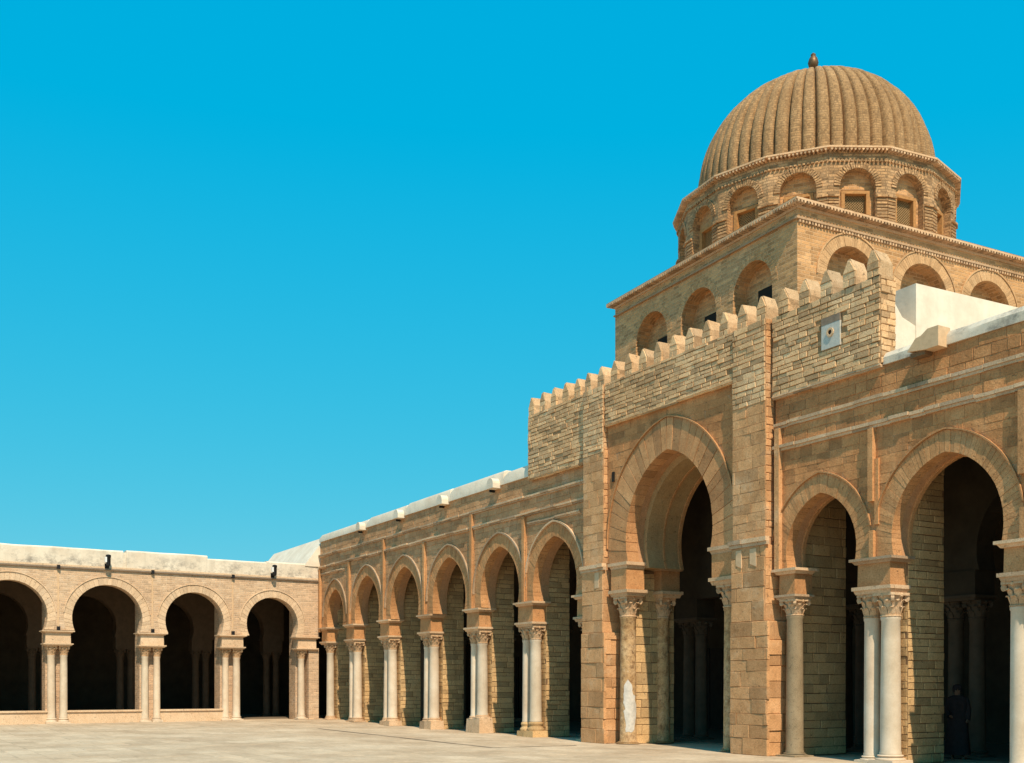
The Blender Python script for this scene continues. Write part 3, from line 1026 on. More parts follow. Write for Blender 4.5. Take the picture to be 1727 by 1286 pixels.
# crenellated upper wall, three stretches
up = MB()
up.box(-30.2, -26.93, -0.15, 0.3, 8.3, 10.35, 0.5)
up.box(-25.83, -20.42, -0.22, 0.3, 9.14, 10.35, 0.5)
up.box(-19.2, -16.0, -0.10, 0.35, 8.47, 10.35, 0.5)
up.build('upper_wall', M['mid_joint'], por)
for (a, b, z0, yy) in ((-30.2, -26.93, 8.32, -0.15), (-25.83, -20.42, 9.15, -0.22), (-19.2, -16.0, 8.48, -0.10)):
    for p in lay(a, b, z0, 10.35, 0.118, 0.22, 0.52, gap=0.016, jit=0.22):
        cx_ = sum(q[0] for q in p) / len(p)
        cz_ = sum(q[1] for q in p) / len(p)
        if a > -20 and -17.66 < cx_ < -17.04 and 9.15 < cz_ < 9.9:
            continue
        jobs.append((p, front(yy), M['stone_up'], 0.028, 1.0))
for p in lay(-0.10, 0.35, 8.48, 10.35, 0.135, 0.2, 0.46, gap=0.014, jit=0.2):
    jobs.append((p, side(-16.0), M['stone_up'], 0.025, 1.3))
rough_band(-25.83, -20.42, 9.10, 9.18, front(-0.2), 0.06, 0.7).build('ledge', M['stone_up'], por)
rough_band(-19.2, -16.0, 8.41, 8.49, front(-0.06), 0.07, 0.5).build('ledge', M['trim'], por)
rough_band(-30.2, -26.93, 8.27, 8.34, front(-0.1), 0.08, 0.5).build('ledge', M['stone_up'], por)
# pilasters: battered foot, shaft, top
for k, (a, b) in enumerate(((-26.93, -25.8), (-20.44, -19.2))):
    core = MB()
    core.box(a, b, -0.3, 0.45, 0, 3.2, 0.5)
    core.box(a + 0.02, b - 0.06, -0.28, 0.45, 3.2, 5.0, 0.5)
    core.box(a + 0.02, b - 0.08, -0.25, 0.4, 5.0, 10.35, 0.5)
    pil = core.build('pilaster', M['joint'], por)
    mm = M['pilaster']
    for p in lay(a, b + 0.06, 0.0, 3.2, 0.36, 0.5, 1.1, gap=0.01, jit=0.3):
        jobs.append((p, front(-0.3), mm, 0.03, 6.0))
    for p in lay(a + 0.02, b - 0.06, 3.2, 5.0, 0.4, 0.55, 1.15, gap=0.008, jit=0.25):
        jobs.append((p, front(-0.28), mm, 0.02, 6.0))
    for p in lay(a + 0.02, b - 0.08, 5.18, 8.4, 0.24, 0.35, 0.9, gap=0.008, jit=0.3):
        jobs.append((p, front(-0.25), mm, 0.009, 3.0))
    for p in lay(a + 0.02, b - 0.08, 8.4, 10.35, 0.125, 0.22, 0.5, gap=0.014, jit=0.2):
        jobs.append((p, front(-0.25), M['stone_up'], 0.025, 1.0))
    for p in lay(-0.3, 0.42, 0.0, 3.2, 0.36, 0.4, 0.8, gap=0.01, jit=0.3):
        jobs.append((p, side(b), mm, 0.055, 6.0))
    for p in lay(-0.28, 0.42, 3.2, 5.0, 0.4, 0.4, 0.8, gap=0.008, jit=0.3):
        jobs.append((p, side(b - 0.06), mm, 0.02, 6.0))
    for p in lay(-0.25, 0.0, 5.18, 10.35, 0.2, 0.2, 0.4, gap=0.012, jit=0.3):
        jobs.append((p, side(b - 0.08), mm, 0.02, 1.5))
    rough_band(a - 0.02, b + 0.03, 4.99, 5.18, front(-0.28), 0.1, 0.5).build('impost_cornice', M['trim'], por)
    for (x, w) in ((a + 0.2, 0.2), (a + 0.68, 0.22)):
        MB().stone([(x, 4.48 + 0.1 * k), (x + w, 4.5), (x + w, 4.94), (x, 4.94)], front(-0.28), 0.03, -0.05, 0.006, 0.0).build('pale_patch', M['pale'], por)
emit(jobs, por, 285)
# impost blocks, abaci and columns of the opening
for sgn, xc, lab in ((1, -25.36, 'veined brown column with a white plaster patch'), (-1, -20.9, None)):
    for (y0_, y1_, yc, rr, lb) in ((-0.14, 0.5, 0.22, 0.24, lab), (1.12, 1.78, 1.45, 0.225, None)):
        xa, xb = (xc - 0.3, xc + 0.42) if sgn > 0 else (xc - 0.42, xc + 0.3)
        slab_part('impost_cornice', xa - 0.1, xb + 0.1, y0_ - 0.06, y1_ + 0.06, 4.97, 5.16 if y0_ < 0 else 5.0, M['trim'], por, 0.08)
        MB().box(xa, xb, y0_, y1_, 4.38, 4.975, 0.5).build('impost_block', M['voussoir'], por)
        slab_part('abacus', xa - 0.08, xb + 0.1, y0_ - 0.05, y1_ + 0.06, 4.2, 4.385, M['capital'], por, 0.07)
        cc = column(por, xc + 0.03 * sgn, yc, 0.0, 3.62, 4.2, rr, 'breccia', 0.05, 0.02, 'breccia', lb)
        if lb:
            pt = MB()                                  # plaster clinging to the lower shaft
            NPT = 18
            pts = []
            for q in range(NPT + 1):
                t_ = q / NPT
                wdt = 0.95 * math.sin(math.pi * min(1, 0.12 + t_ * 0.9)) ** 0.5
                md_ = 0.32 + 0.22 * math.sin(t_ * 5)
                pts.append((t_ * 1.5, md_ - wdt * rnd.uniform(0.75, 1.1), md_ + wdt * rnd.uniform(0.6, 1.0)))
            vs, fs = [], []
            for (z_, a0, a1) in pts:
                for i in range(7):
                    t = a0 + (a1 - a0) * i / 6 - 0.75 - cc.rotation_euler[2]
                    vs.append((rr * 1.022 * math.cos(t), rr * 1.022 * math.sin(t), 0.28 + z_ + rnd.uniform(-0.02, 0.02)))
            for i in range(len(pts) - 1):
                for j in range(6):
                    fs.append((i * 7 + j, i * 7 + j + 1, i * 7 + j + 8, i * 7 + j + 7))
            pt.add(vs, fs)
            pt.build('plaster_patch', M['plaster'], cc, smooth=60)
    # jamb wall between the two columns
    xj0, xj1 = (-26.9, -25.3) if sgn > 0 else (-20.95, -19.2)
    jw = MB().box(xj0, xj1, 0.46, 1.86, -0.05, 4.97, 0.5).build('jamb', M['dark_joint'], por)
    js = [(p, side(xj1) if sgn > 0 else (lambda u, v, d: (-20.95 - d, u, v)), M['pier'], 0.02, 1.0) for p in lay(0.46, 1.86, 0, 4.9, 0.26, 0.35, 0.8, gap=0.014, jit=0.3)]
    emit(js, jw, 60)
for i in range(22):                                    # merlons
    x = -30.2 + 0.17 + i * (14.2 - 0.34) / 21
    yy = -0.13 if x < -26.9 or x > -19.2 else -0.2
    w, hz, zb = 0.165 * rnd.uniform(0.94, 1.05), rnd.uniform(-0.02, 0.02), 10.352
    mb = MB()
    jr = lambda: rnd.uniform(-0.02, 0.02)
    mb.prism([(x - w, zb), (x + w, zb), (x + w + jr(), zb + 0.17), (x + w + jr(), zb + 0.30 + hz), (x + 0.035 + jr(), zb + 0.57 + hz), (x - 0.035, zb + 0.57 + hz), (x - w + jr(), zb + 0.30 + hz), (x - w + jr(), zb + 0.17)],
             front(yy), -0.4, 0.0)
    mb.v = [(a_ + jr() * 0.6, b_ + jr() * 0.6, c_ + (jr() if c_ > zb + 0.1 else 0)) for a_, b_, c_ in mb.v]
    me_o = mb.build('merlon', M['merlon'], por)
    for p in ([(x - w, zb), (x - 0.01, zb), (x - 0.01, zb + 0.14), (x - w, zb + 0.14)], [(x + 0.01, zb), (x + w, zb), (x + w, zb + 0.14), (x + 0.01, zb + 0.14)],
              [(x - w, zb + 0.155), (x + w, zb + 0.155), (x + w, zb + 0.29), (x - w, zb + 0.29)],
              [(x - w + 0.005, zb + 0.3 + hz), (x + w - 0.005, zb + 0.3 + hz), (x + 0.035, zb + 0.55 + hz), (x - 0.035, zb + 0.55 + hz)]):
        MB().stone(p, front(yy), 0.018).build('stone', M['stone_up'], me_o)
# slit and blocked hole left of the arch
MB().box(-25.6, -25.5, -0.16, -0.1, 7.5, 7.78, 0.2).build('wall_slit', M['dark'], por)

plq = thing('wall_plaque', 'pale marble plaque with a small dark round hole, high on the crenellated wall', 'plaque', (-17.35, -0.14, 9.5))
MB().box(-0.27, 0.27, -0.01, 0.05, -0.34, 0.20, 0.5).build('panel', M['plaque'], plq)
MB().box(-0.27, 0.27, -0.014, 0.05, 0.203, 0.36, 0.4).build('top_strip', M['cable'], plq)
rg = MB()
for k in range(14):
    a, b = 2 * math.pi * k / 14, 2 * math.pi * (k + 1) / 14
    rg.prism([(0.055 * math.cos(a), 0.055 * math.sin(a)), (0.1 * math.cos(a), 0.1 * math.sin(a)), (0.1 * math.cos(b), 0.1 * math.sin(b)), (0.055 * math.cos(b), 0.055 * math.sin(b))], front(-0.01), -0.005, 0.03, 0.5)
rg.build('ring', M['pale'], plq)
MB().prism([(0.056 * math.cos(2 * math.pi * k / 12), 0.056 * math.sin(2 * math.pi * k / 12)) for k in range(12)], front(-0.01), -0.005, 0.008, 0.1).build('hole', M['dark'], plq)

# ================================================================== hall behind the arcades
hall = thing('hall', 'flat roofed hall behind the arcades, its inside in deep shade with inner columns', 'hall', (0, 0, 0))
HX0, HX1, HY = -57.3, -9.0, 9.4
MB().box(HX0, HX1, 0.45, HY, 8.22, 8.32, 0.5).build('roof', M['white'], hall)
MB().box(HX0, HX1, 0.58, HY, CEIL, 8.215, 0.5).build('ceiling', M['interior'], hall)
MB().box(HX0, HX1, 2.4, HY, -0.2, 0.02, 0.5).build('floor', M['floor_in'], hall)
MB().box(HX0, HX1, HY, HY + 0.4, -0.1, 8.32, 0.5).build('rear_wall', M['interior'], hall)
MB().box(HX1, HX1 + 0.4, -0.02, HY + 0.4, -0.1, 8.44, 0.5).build('end_wall', M['stone'], hall)
MB().box(HX0 - 0.4, HX0, 0.0, HY + 0.4, -0.1, 8.32, 0.5).build('end_wall', M['interior'], hall)
MB().box(HX0, -50.2, 0.0, 0.44, 6.9, 8.2, 0.5).build('wall', M['white'], hall)
pw = MB()                                              # white sloping roof edge running on past the corner
pf = [(-0.75, 7.3), (-0.72, 7.42), (0.28, 8.72), (0.45, 8.74), (0.45, 7.3)]
n = len(pf)
vs = [(-57.3, y_, z_ if z_ < 8 else z_ - 0.12) for y_, z_ in pf] + [(-57.0, y_, z_) for y_, z_ in pf] + [(-49.32, y_, z_ + (0.03 if z_ > 8 else 0)) for y_, z_ in pf]
pw.add(vs, [tuple(range(n)), tuple(range(2 * n, 3 * n))] + [(q * n + j, q * n + (j + 1) % n, (q + 1) * n + (j + 1) % n, (q + 1) * n + j) for q in range(2) for j in range(n)])
pw.build('parapet', M['white'], hall)
IA = []
ipx = [-50.0, -45.6, -41.85, -38.02, -34.2, -30.62, -26.3, -20.0, -16.62, -12.9, -9.2]
for a, b in zip(ipx, ipx[1:]):
    IA.append(Arch((a + b) / 2, min(1.75, (b - a) / 2 - 0.5), 4.75, 0.2, 4.3))
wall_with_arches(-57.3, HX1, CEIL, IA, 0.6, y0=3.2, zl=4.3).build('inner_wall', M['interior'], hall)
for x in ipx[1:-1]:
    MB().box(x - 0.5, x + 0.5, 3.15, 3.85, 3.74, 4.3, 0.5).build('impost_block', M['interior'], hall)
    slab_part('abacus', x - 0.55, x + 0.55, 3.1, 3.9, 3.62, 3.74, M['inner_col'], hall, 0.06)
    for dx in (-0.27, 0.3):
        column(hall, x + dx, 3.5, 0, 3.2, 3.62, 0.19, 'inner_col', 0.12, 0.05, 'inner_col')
for x in (-47.6, -43.7, -39.9, -36.1, -32.4, -23.1, -18.2, -14.4):
    d = MB()
    d.box(x - 0.9, x + 0.9, HY - 0.06, HY + 0.02, 0, 3.1, 0.4)
    d.box(x - 0.03, x + 0.03, HY - 0.09, HY, 0, 3.1, 0.2)
    for zz in (0.3, 1.3, 2.3):
        for s_ in (-1, 1):
            d.box(x + s_ * 0.46 - 0.3, x + s_ * 0.46 + 0.3, HY - 0.085, HY - 0.02, zz, zz + 0.75, 0.7)
    d.build('door', M['door'], hall)

# ================================================================== left gallery
gal = thing('gallery', 'sunlit brick gallery of low horseshoe arches with white parapet, closing the court', 'gallery', (-49.4, -0.02, 0.0), R(92))
WA = [Arch(-2.31, 1.245, 4.52, 0.0, 3.97), Arch(-5.91, 1.31, 4.53, 0.0, 3.97), Arch(-9.63, 1.455, 4.53, 0.0, 3.99),
      Arch(-13.47, 1.45, 4.56, 0.0, 4.0), Arch(-17.3, 1.45, 4.56, 0.0, 4.0), Arch(-21.1, 1.45, 4.56, 0.0, 4.0)]
GX0 = -23.3
wall_with_arches(GX0, -0.02, 6.6, WA, 0.6, n=20, zl=3.97).build('wall', M['wing'], gal)
for A in WA:
    voussoirs(A, 0.31, 16 if A.c > -15 else 10, front(0), M['wing_v'], gal, 0.012, -0.25)
    ring_strip(A, 0.315, 0.03, front(0), -0.02, 0.045, n=18, zf=4.75).build('hood_mould', M['wing_v'], gal)
WPX = [-4.2, -7.77, -11.62, -15.38, -19.2]
for i, x in enumerate(WPX):
    pillar(gal, x, 3.97, 3.88, 3.44, 3.34, 2.95,
           [(-0.25 + rnd.uniform(-0.02, 0.02), 0.165 * rnd.uniform(0.9, 1.1), ('marble', 'marble_grey')[i % 2], 0.05, rnd.uniform(0.1, 0.2), 'marble', None), (0.25, 0.16 * rnd.uniform(0.92, 1.1), ('marble', 'marble', 'marble_grey')[i % 3], 0.05, rnd.uniform(0.12, 0.2), 'marble', None)], bw=1.0, depth=0.6, mats=('wing_v', 'wing_v'), ground=0.1)
    MB().box(x - 0.42, x + 0.42, 0.5, 1.3, 0, 6.5, 0.5).build('rear_pier', M['wing'], gal)
    s_ = MB().box(x - 0.03, x + 0.03, -0.02, 0.01, 4.0, 6.5, 0.5).build('wall_conduit', M['pale'], gal)
    for z in (4.06, 6.62):
        MB().box(x - 0.06, x + 0.06, -0.14, 0.0, z - 0.08, z + 0.08, 0.3).build('bracket', M['iron'], s_)
pillar(gal, -0.62, 3.97, 3.88, 3.44, 3.34, 2.95, [(-0.2, 0.165, 'marble', 0.05, 0.16, 'marble', None)], bw=0.92, depth=0.6, mats=('wing_v', 'wing_v'), ground=0.1)
MB().box(-0.52, -0.02, 0.04, 0.7, 0, 3.4, 0.5).build('corner_pier', M['wing'], gal)
MB().box(-1.0, -0.55, 0.52, 1.3, 0, 6.5, 0.5).build('rear_pier', M['wing'], gal)
for (a, b) in ((-7.42, -4.55), (-11.25, -8.12), (-15.0, -12.0), (-18.85, -15.75)):      # low walls closing the arches
    lw = MB()
    lw.box(a - 0.15, b + 0.15, 0.2, 0.55, 0, 0.56, 0.5)
    lw.box(a - 0.17, b + 0.17, 0.14, 0.62, 0.56, 0.63, 0.6)
    lw.build('low_wall', M['wing_v'], gal)
MB().box(GX0, -0.02, -0.09, 0.3, 6.6, 6.66, 0.4).build('cornice', M['cable'], gal)
MB().box(GX0, -0.02, -0.05, 0.3, 6.662, 6.74, 0.6).build('cornice', M['wing_v'], gal)
wp = MB()
for (a, b, zt) in ((GX0, -9.0, 7.47), (-8.86, -5.35, 7.50), (-5.35, -2.6, 7.37), (-2.6, -0.02, 7.42)):
    n_ = max(2, int((b - a) / 0.7))
    vs, fs = [], []
    prof = [(-0.02, 6.742), (-0.02, zt - 0.06), (0.03, zt), (0.4, zt), (0.44, zt - 0.05), (0.44, 6.742)]
    n = len(prof)
    for i in range(n_ + 1):
        x = a + (b - a) * i / n_
        dz = rnd.uniform(-0.012, 0.012)
        vs += [(x, y_ + rnd.uniform(-0.005, 0.005), z_ if z_ < 6.8 else z_ + dz) for y_, z_ in prof]
    fs = [tuple(range(n)), tuple(range(n_ * n, n_ * n + n))]
    for q in range(n_):
        for j in range(n):
            j2 = (j + 1) % n
            fs.append((q * n + j, q * n + j2, (q + 1) * n + j2, (q + 1) * n + j))
    wp.add(vs, fs, 0.5)
wp.box(-9.01, -8.85, 0.02, 0.4, 6.742, 7.40, 0.5)
wp.build('parapet', M['white_wing'], gal, smooth=30)
MB().box(GX0, -0.02, 0.45, 9.0, 6.62, 6.95, 0.5).build('roof', M['interior'], gal)
MB().box(GX0, -0.02, 2.0, 9.0, 0, 0.115, 0.5).build('floor', M['floor_in'], gal)
MB().box(GX0, 1.0, 9.0, 9.4, 0, 6.9, 0.5).build('rear_wall', M['interior'], gal)
MB().box(GX0 - 0.4, GX0, 0, 9.4, 0, 6.9, 0.5).build('end_wall', M['wing'], gal)
W2 = [Arch(A.c, min(A.w, 1.4), 4.45, 0.0, 3.95) for A in WA]
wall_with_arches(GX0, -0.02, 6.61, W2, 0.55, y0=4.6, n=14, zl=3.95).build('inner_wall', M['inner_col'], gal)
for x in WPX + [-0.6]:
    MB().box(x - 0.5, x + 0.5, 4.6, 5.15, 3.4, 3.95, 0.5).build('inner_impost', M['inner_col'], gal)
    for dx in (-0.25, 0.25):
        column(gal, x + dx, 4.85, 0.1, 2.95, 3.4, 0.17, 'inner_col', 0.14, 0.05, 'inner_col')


def floodlight(x, label):
    t = thing('floodlight', label, 'lamp', gal.matrix_basis @ Vector((x, 0, 6.72)) if False else None or (0, 0, 0), 0, 'black floodlights on the gallery parapet')
    c_, s_ = math.cos(R(92)), math.sin(R(92))
    t.location = (-49.4 + x * c_, -0.02 + x * s_, 6.72)
    t.rotation_euler = (0, 0, R(92))
    br = MB()
    br.box(-0.03, 0.03, -0.36, 0.05, 0.03, 0.07, 0.5)
    br.box(-0.09, 0.09, -0.06, -0.045, -0.06, 0.16, 0.5)
    br.build('bracket', M['iron'], t)
    b = MB()
    b.lathe([(0.04, 0.0), (0.085, 0.03), (0.095, 0.12), (0.095, 0.36), (0.11, 0.38), (0.11, 0.46), (0.09, 0.48), (0.02, 0.5)], 14, (0, -0.33, 0.02), 0.5)
    b.build('housing', M['iron'], t, smooth=40)
    g = MB()
    g.box(-0.14, -0.075, -0.41, -0.25, 0.18, 0.40, 0.5)
    g.build('reflector', M['lampwhite'], t)
    return t


floodlight(-9.68, 'black floodlight fixed above the second arch from the left edge')
floodlight(-2.33, 'black floodlight above the last arch, next to the corner of the court')

# ================================================================== domed tower
TX, TY = -19.30, 0.8
tow = thing('domed_tower', 'square brick tower carrying an arched drum and a big ribbed brick dome', 'tower', (TX, TY, 0), R(-2.95))
SL, SD, ZE = 8.035, 8.5, 13.35
core = MB()
core.box(-SL + 0.42, -0.42, 0.42, SD - 0.42, 8.25, 13.2, 0.5)
core.build('core_wall', M['tower'], tow)
NL = [Arch(-1.66, 0.76, 11.72, 0.0, 11.72), Arch(-3.9, 0.79, 11.72, 0.0, 11.72), Arch(-6.12, 0.79, 11.75, 0.0, 11.75)]
NR = [Arch(1.78, 0.86, 11.74, 0.0, 11.74), Arch(4.3, 0.88, 11.74, 0.0, 11.74), Arch(6.78, 0.84, 11.76, 0.0, 11.76)]


def face_poly(x0, x1, z0, z1, arches, n=14):
    poly = [(x0, z0)]
    for A in sorted(arches, key=lambda q: q.c):
        poly += [(A.c - A.w, z0)] + A.pts(0, n) + [(A.c + A.w, z0)]
    return poly + [(x1, z0), (x1, z1), (x0, z1)]


MB().prism(face_poly(-SL, 0.0, 8.3, 13.2, NL), front(0.0), 0, -0.44, 0.5, concave=True).build('court_side_wall', M['tower'], tow)
MB().prism(face_poly(0.442, SD, 8.3, 13.2, NR), side(0.0), 0, -0.44, 0.5, concave=True).build('sunny_side_wall', M['tower'], tow)
MB().box(-SL, -SL + 0.43, 0.442, SD, 8.3, 13.2, 0.5).build('rear_side_wall', M['tower'], tow)
MB().box(-SL + 0.432, -0.442, SD - 0.43, SD, 8.3, 13.2, 0.5).build('rear_side_wall', M['tower'], tow)
for A in NL:
    mpf = front(0.0)
    voussoirs(A, 0.2, 16, mpf, M['tower'], tow, 0.008, -0.1, nm='voussoir')
    wz = 11.0
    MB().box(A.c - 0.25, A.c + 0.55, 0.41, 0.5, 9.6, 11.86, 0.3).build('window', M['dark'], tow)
for A in NR:
    voussoirs(A, 0.27, 20, side(0.0), M['tower_ring'], tow, 0.012, -0.1, nm='voussoir', g=0.002)
    ring_strip(A, 0.28, 0.04, side(0.0), -0.02, 0.035, n=14).build('hood_mould', M['tower_ring'], tow)


def eave_run(mb_slab, mb_tile, p0, p1, z, out, nrm, tile=0.105):
    """roof edge: slab plus a row of rounded tile ends under it, from p0 to p1 (2D), nrm pointing outwards"""
    p0, p1, nv = Vector(p0), Vector(p1), Vector(nrm)
    d = (p1 - p0)
    L = d.length
    d.normalize()
    k = int(L / tile)
    for i in range(k):
        c = p0 + d * (L * (i + 0.5) / k)
        a = c - nv * 0.12
        vs = []
        for (q, rr) in ((a, 0.03), (c + nv * out * 0.98, 0.032)):
            for s_ in range(6):
                t = math.pi * s_ / 5
                w = d * (rr * math.cos(t))
                vs.append((q.x + w.x, q.y + w.y, z - 0.035 - 2.0 * rr * math.sin(t)))
        mb_tile.add(vs, [(0, 1, 2, 3, 4, 5), (11, 10, 9, 8, 7, 6)] + [(s_, s_ + 1, s_ + 7, s_ + 6) for s_ in range(5)] + [(5, 0, 6, 11)])
    return k


sl, tl = MB(), MB()
o = 0.2
sl.box(-SL - o, o, -o, SD + o, ZE - 0.03, ZE + 0.02, 0.6)
sl.box(-SL - 0.03, 0.03, -0.03, SD + 0.03, 13.2, 13.262, 0.4)
sl.build('eave', M['eave'], tow)
eave_run(sl, tl, (-SL - o, -0.02), (o, -0.02), ZE, o, (0, -1))
eave_run(sl, tl, (0.02, -o), (0.02, SD + o), ZE, o, (1, 0))
tl.build('eave_tiles', M['eave'], tow, stuff=True)
de = MB()                                              # dentil band under the eave of the sunny side and the court side
for i in range(int(SD / 0.1)):
    de.box(-0.02, 0.055, 0.02 + i * 0.1, 0.075 + i * 0.1, 12.86, 12.93)
de.box(-0.02, 0.07, -0.07, SD, 12.932, 12.985, 0.5)
de.box(-SL, -0.022, -0.07, 0.02, 12.945, 12.985, 0.3)
de.build('dentil_band', M['eave'], tow, stuff=True)
rf = MB()
cx0, cy0 = -SL / 2, SD / 2
rf.add([(-SL - o, -o, ZE + 0.03), (o, -o, ZE + 0.03), (o, SD + o, ZE + 0.03), (-SL - o, SD + o, ZE + 0.03), (cx0, cy0, ZE + 0.42)], [(0, 1, 4), (1, 2, 4), (2, 3, 4), (3, 0, 4)], 0.5)
rf.build('roof', M['eave'], tow)

# drum: sixteen bays sharing one mesh
NB = 16
RD = 3.90
ap = RD * math.cos(math.pi / NB)
hs = RD * math.sin(math.pi / NB)
BA = Arch(0.0, 0.47, 14.5, 0.0, 14.5)
zb0, zb1 = 13.40, 15.40
bw_ = MB()
mpf = lambda u, v, d: (u, -ap - d, v)
bw_.prism(face_poly(-hs + 0.001, hs - 0.001, zb0, zb1, [BA], 12), mpf, 0, -0.34, 0.5, concave=True)
bw_.prism([(-hs, zb0), (hs, zb0), (hs * 0.86, zb1), (-hs * 0.86, zb1)], mpf, -0.36, -0.6, 0.5)
bay_me = bw_.mesh('drum_bay', M['drum'])
grv_mes = []                                           # banded piers between the windows
for s_ in (-1, 1):
    grv = MB()
    zz = 13.45
    for k in range(9):
        xa, xb = (-hs + 0.0, -0.49) if s_ < 0 else (0.49, hs)
        grv.prism([(xa, zz), (xb, zz), (xb, zz + 0.058), (xa, zz + 0.058)], mpf, -0.04, 0.03)
        zz += 0.085
    grv.prism([(xa, zz), (xb, zz), (xb, zz + 0.05), (xa, zz + 0.05)], mpf, -0.04, 0.075)
    grv_mes.append(grv.mesh('banded_pier', M['drum']))
vr = MB()
r0, r1 = BA.R - 0.01, BA.R + 0.15
for k in range(26):
    a, b = math.pi * k / 26 + 0.012, math.pi * (k + 1) / 26 - 0.012
    vr.stone([(r0 * math.cos(a), BA.zc + r0 * math.sin(a)), (r1 * math.cos(a), BA.zc + r1 * math.sin(a)), (r1 * math.cos(b), BA.zc + r1 * math.sin(b)), (r0 * math.cos(b), BA.zc + r0 * math.sin(b))], mpf, 0.03, -0.1, 0.006)
vr_me = vr.mesh('arch_ring', M['drum'])
wf = MB()
for (a, b, z0, z1) in ((-0.37, -0.28, 13.4, 14.38), (0.28, 0.37, 13.4, 14.38), (-0.37, 0.37, 14.382, 14.46)):
    wf.prism([(a, z0), (b, z0), (b, z1), (a, z1)], mpf, -0.36, -0.16, 0.5)
wf_me = wf.mesh('window_frame', M['wood'])
ws = MB()
for (a, b, z0, z1) in ((-0.47, -0.372, 13.4, 14.49), (0.372, 0.47, 13.4, 14.49)):
    ws.prism([(a, z0), (b, z0), (b, z1), (a, z1)], mpf, -0.36, -0.2, 0.5)
ty = BA.pts(0, 10)
ws.prism([p for p in ty if p[1] > 14.48] , mpf, -0.36, -0.22, 0.5)
ws_me = ws.mesh('window_surround', M['tower'])
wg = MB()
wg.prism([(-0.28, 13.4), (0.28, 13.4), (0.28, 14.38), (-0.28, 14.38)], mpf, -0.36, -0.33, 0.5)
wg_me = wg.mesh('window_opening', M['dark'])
la = MB()
for sg in (1, -1):
    for k in range(-16, 17):
        off_ = k * 0.068
        seg = []
        for zz in (13.4, 14.38):
            seg.append((off_ + sg * (zz - 13.89), zz))
        (xa, za), (xb, zb2) = seg
        def cl(x, xa=xa, za=za, xb=xb, zb2=zb2):
            return za + (zb2 - za) * (x - xa) / (xb - xa)
        lo, hi = max(-0.28, min(xa, xb)), min(0.28, max(xa, xb))
        if hi - lo < 0.03:
            continue
        w = 0.012
        la.prism([(lo, cl(lo) - w), (hi, cl(hi) - w), (hi, cl(hi) + w), (lo, cl(lo) + w)], mpf, -0.30 if sg > 0 else -0.315, -0.285 if sg > 0 else -0.30, 0.5)
la_me = la.mesh('lattice', M['lattice'])
for k in range(NB):
    rz = 2 * math.pi * (k + 0.5) / NB + R(7.5)
    b_o = inst(bay_me, 'drum_bay', tow, (cx0, cy0, 0), rz)
    for me_, nm in ((grv_mes[0], 'banded_pier'), (grv_mes[1], 'banded_pier'), (vr_me, 'arch_ring'), (wf_me, 'window_frame'), (ws_me, 'window_surround'), (wg_me, 'window_opening'), (la_me, 'lattice')):
        inst(me_, nm, b_o)
# drum eave
def ngon(r, n=NB, ph=0.0):
    return [(cx0 + r * math.cos(2 * math.pi * (k + ph) / n + R(7.5)), cy0 + r * math.sin(2 * math.pi * (k + ph) / n + R(7.5))) for k in range(n)]


ev, et = MB(), MB()
up_ = lambda u, v, d: (u, v, d)
ev.prism(ngon(4.06), up_, 15.43, 15.475, 0.6)
ev.prism(ngon(3.86), up_, 15.3, 15.43, 0.4)
ev.build('drum_eave', M['eave'], tow)
pg = ngon(3.90)
for k in range(NB):
    p0, p1 = Vector(pg[k]), Vector(pg[(k + 1) % NB])
    mdl = ((p0 + p1) / 2 - Vector((cx0, cy0))).normalized()
    eave_run(ev, et, p0, p1, 15.46, 0.15, mdl, 0.1)
et.build('eave_tiles', M['eave'], tow, stuff=True)
dt = MB()
pd = ngon(3.955)
for k in range(NB):
    p0, p1 = Vector(pd[k]), Vector(pd[(k + 1) % NB])
    for i in range(14):
        c0, c1 = p0.lerp(p1, (i + 0.15) / 14), p0.lerp(p1, (i + 0.7) / 14)
        ctr = Vector((cx0, cy0))
        q0, q1 = c0 + (ctr - c0) * 0.03, c1 + (ctr - c1) * 0.03
        dt.prism([(c0.x, c0.y), (c1.x, c1.y), (q1.x, q1.y), (q0.x, q0.y)], up_, 15.12, 15.16)
dt.build('dentil_band', M['drum'], tow, stuff=True)
# dome: ribs sharing one mesh
NRIB = 56
RDM, ZDC = 3.17, 16.05
rb = MB()
da = 2 * math.pi / NRIB
vs, fs = [], []
NT, NS = 18, 10
lat = [(1.0, -0.35)] + [(None, t) for t in range(NT + 1)]
rows = []
rows.append((RDM, 15.46))
for t in range(NT + 1):
    th = (math.pi / 2 - 0.02) * t / NT
    rows.append((RDM * math.cos(th), ZDC + RDM * 1.0 * math.sin(th)))
for (r_, z_) in rows:
    f_ = r_ / RDM
    bul = 0.17 * min(1.0, f_ * 1.25) * (0.2 + 0.8 * f_)
    up_n = max(0.0, (z_ - ZDC) / RDM)
    for s_ in range(NS + 1):
        q = s_ / NS * 2 - 1
        a = q * da / 2
        b = bul * (max(0.0, 1 - abs(q) ** 3.2) ** 0.55)
        rr = r_ + b * math.sqrt(max(0, 1 - up_n * up_n))
        vs.append((rr * math.cos(a), rr * math.sin(a), z_ + b * up_n))
for i in range(len(rows) - 1):
    for s_ in range(NS):
        p = i * (NS + 1) + s_
        fs.append((p, p + 1, p + NS + 2, p + NS + 1))
rb.add(vs, fs, 0.5)
rib_me = rb.mesh('dome_rib', M['dome'], 50)
for k in range(NRIB):
    sc_ = 1 + rnd.uniform(-0.006, 0.006)
    inst(rib_me, 'dome_rib', tow, (cx0, cy0, 0), k * da + rnd.uniform(-0.006, 0.006), (sc_, sc_ * rnd.uniform(0.97, 1.03), 1))
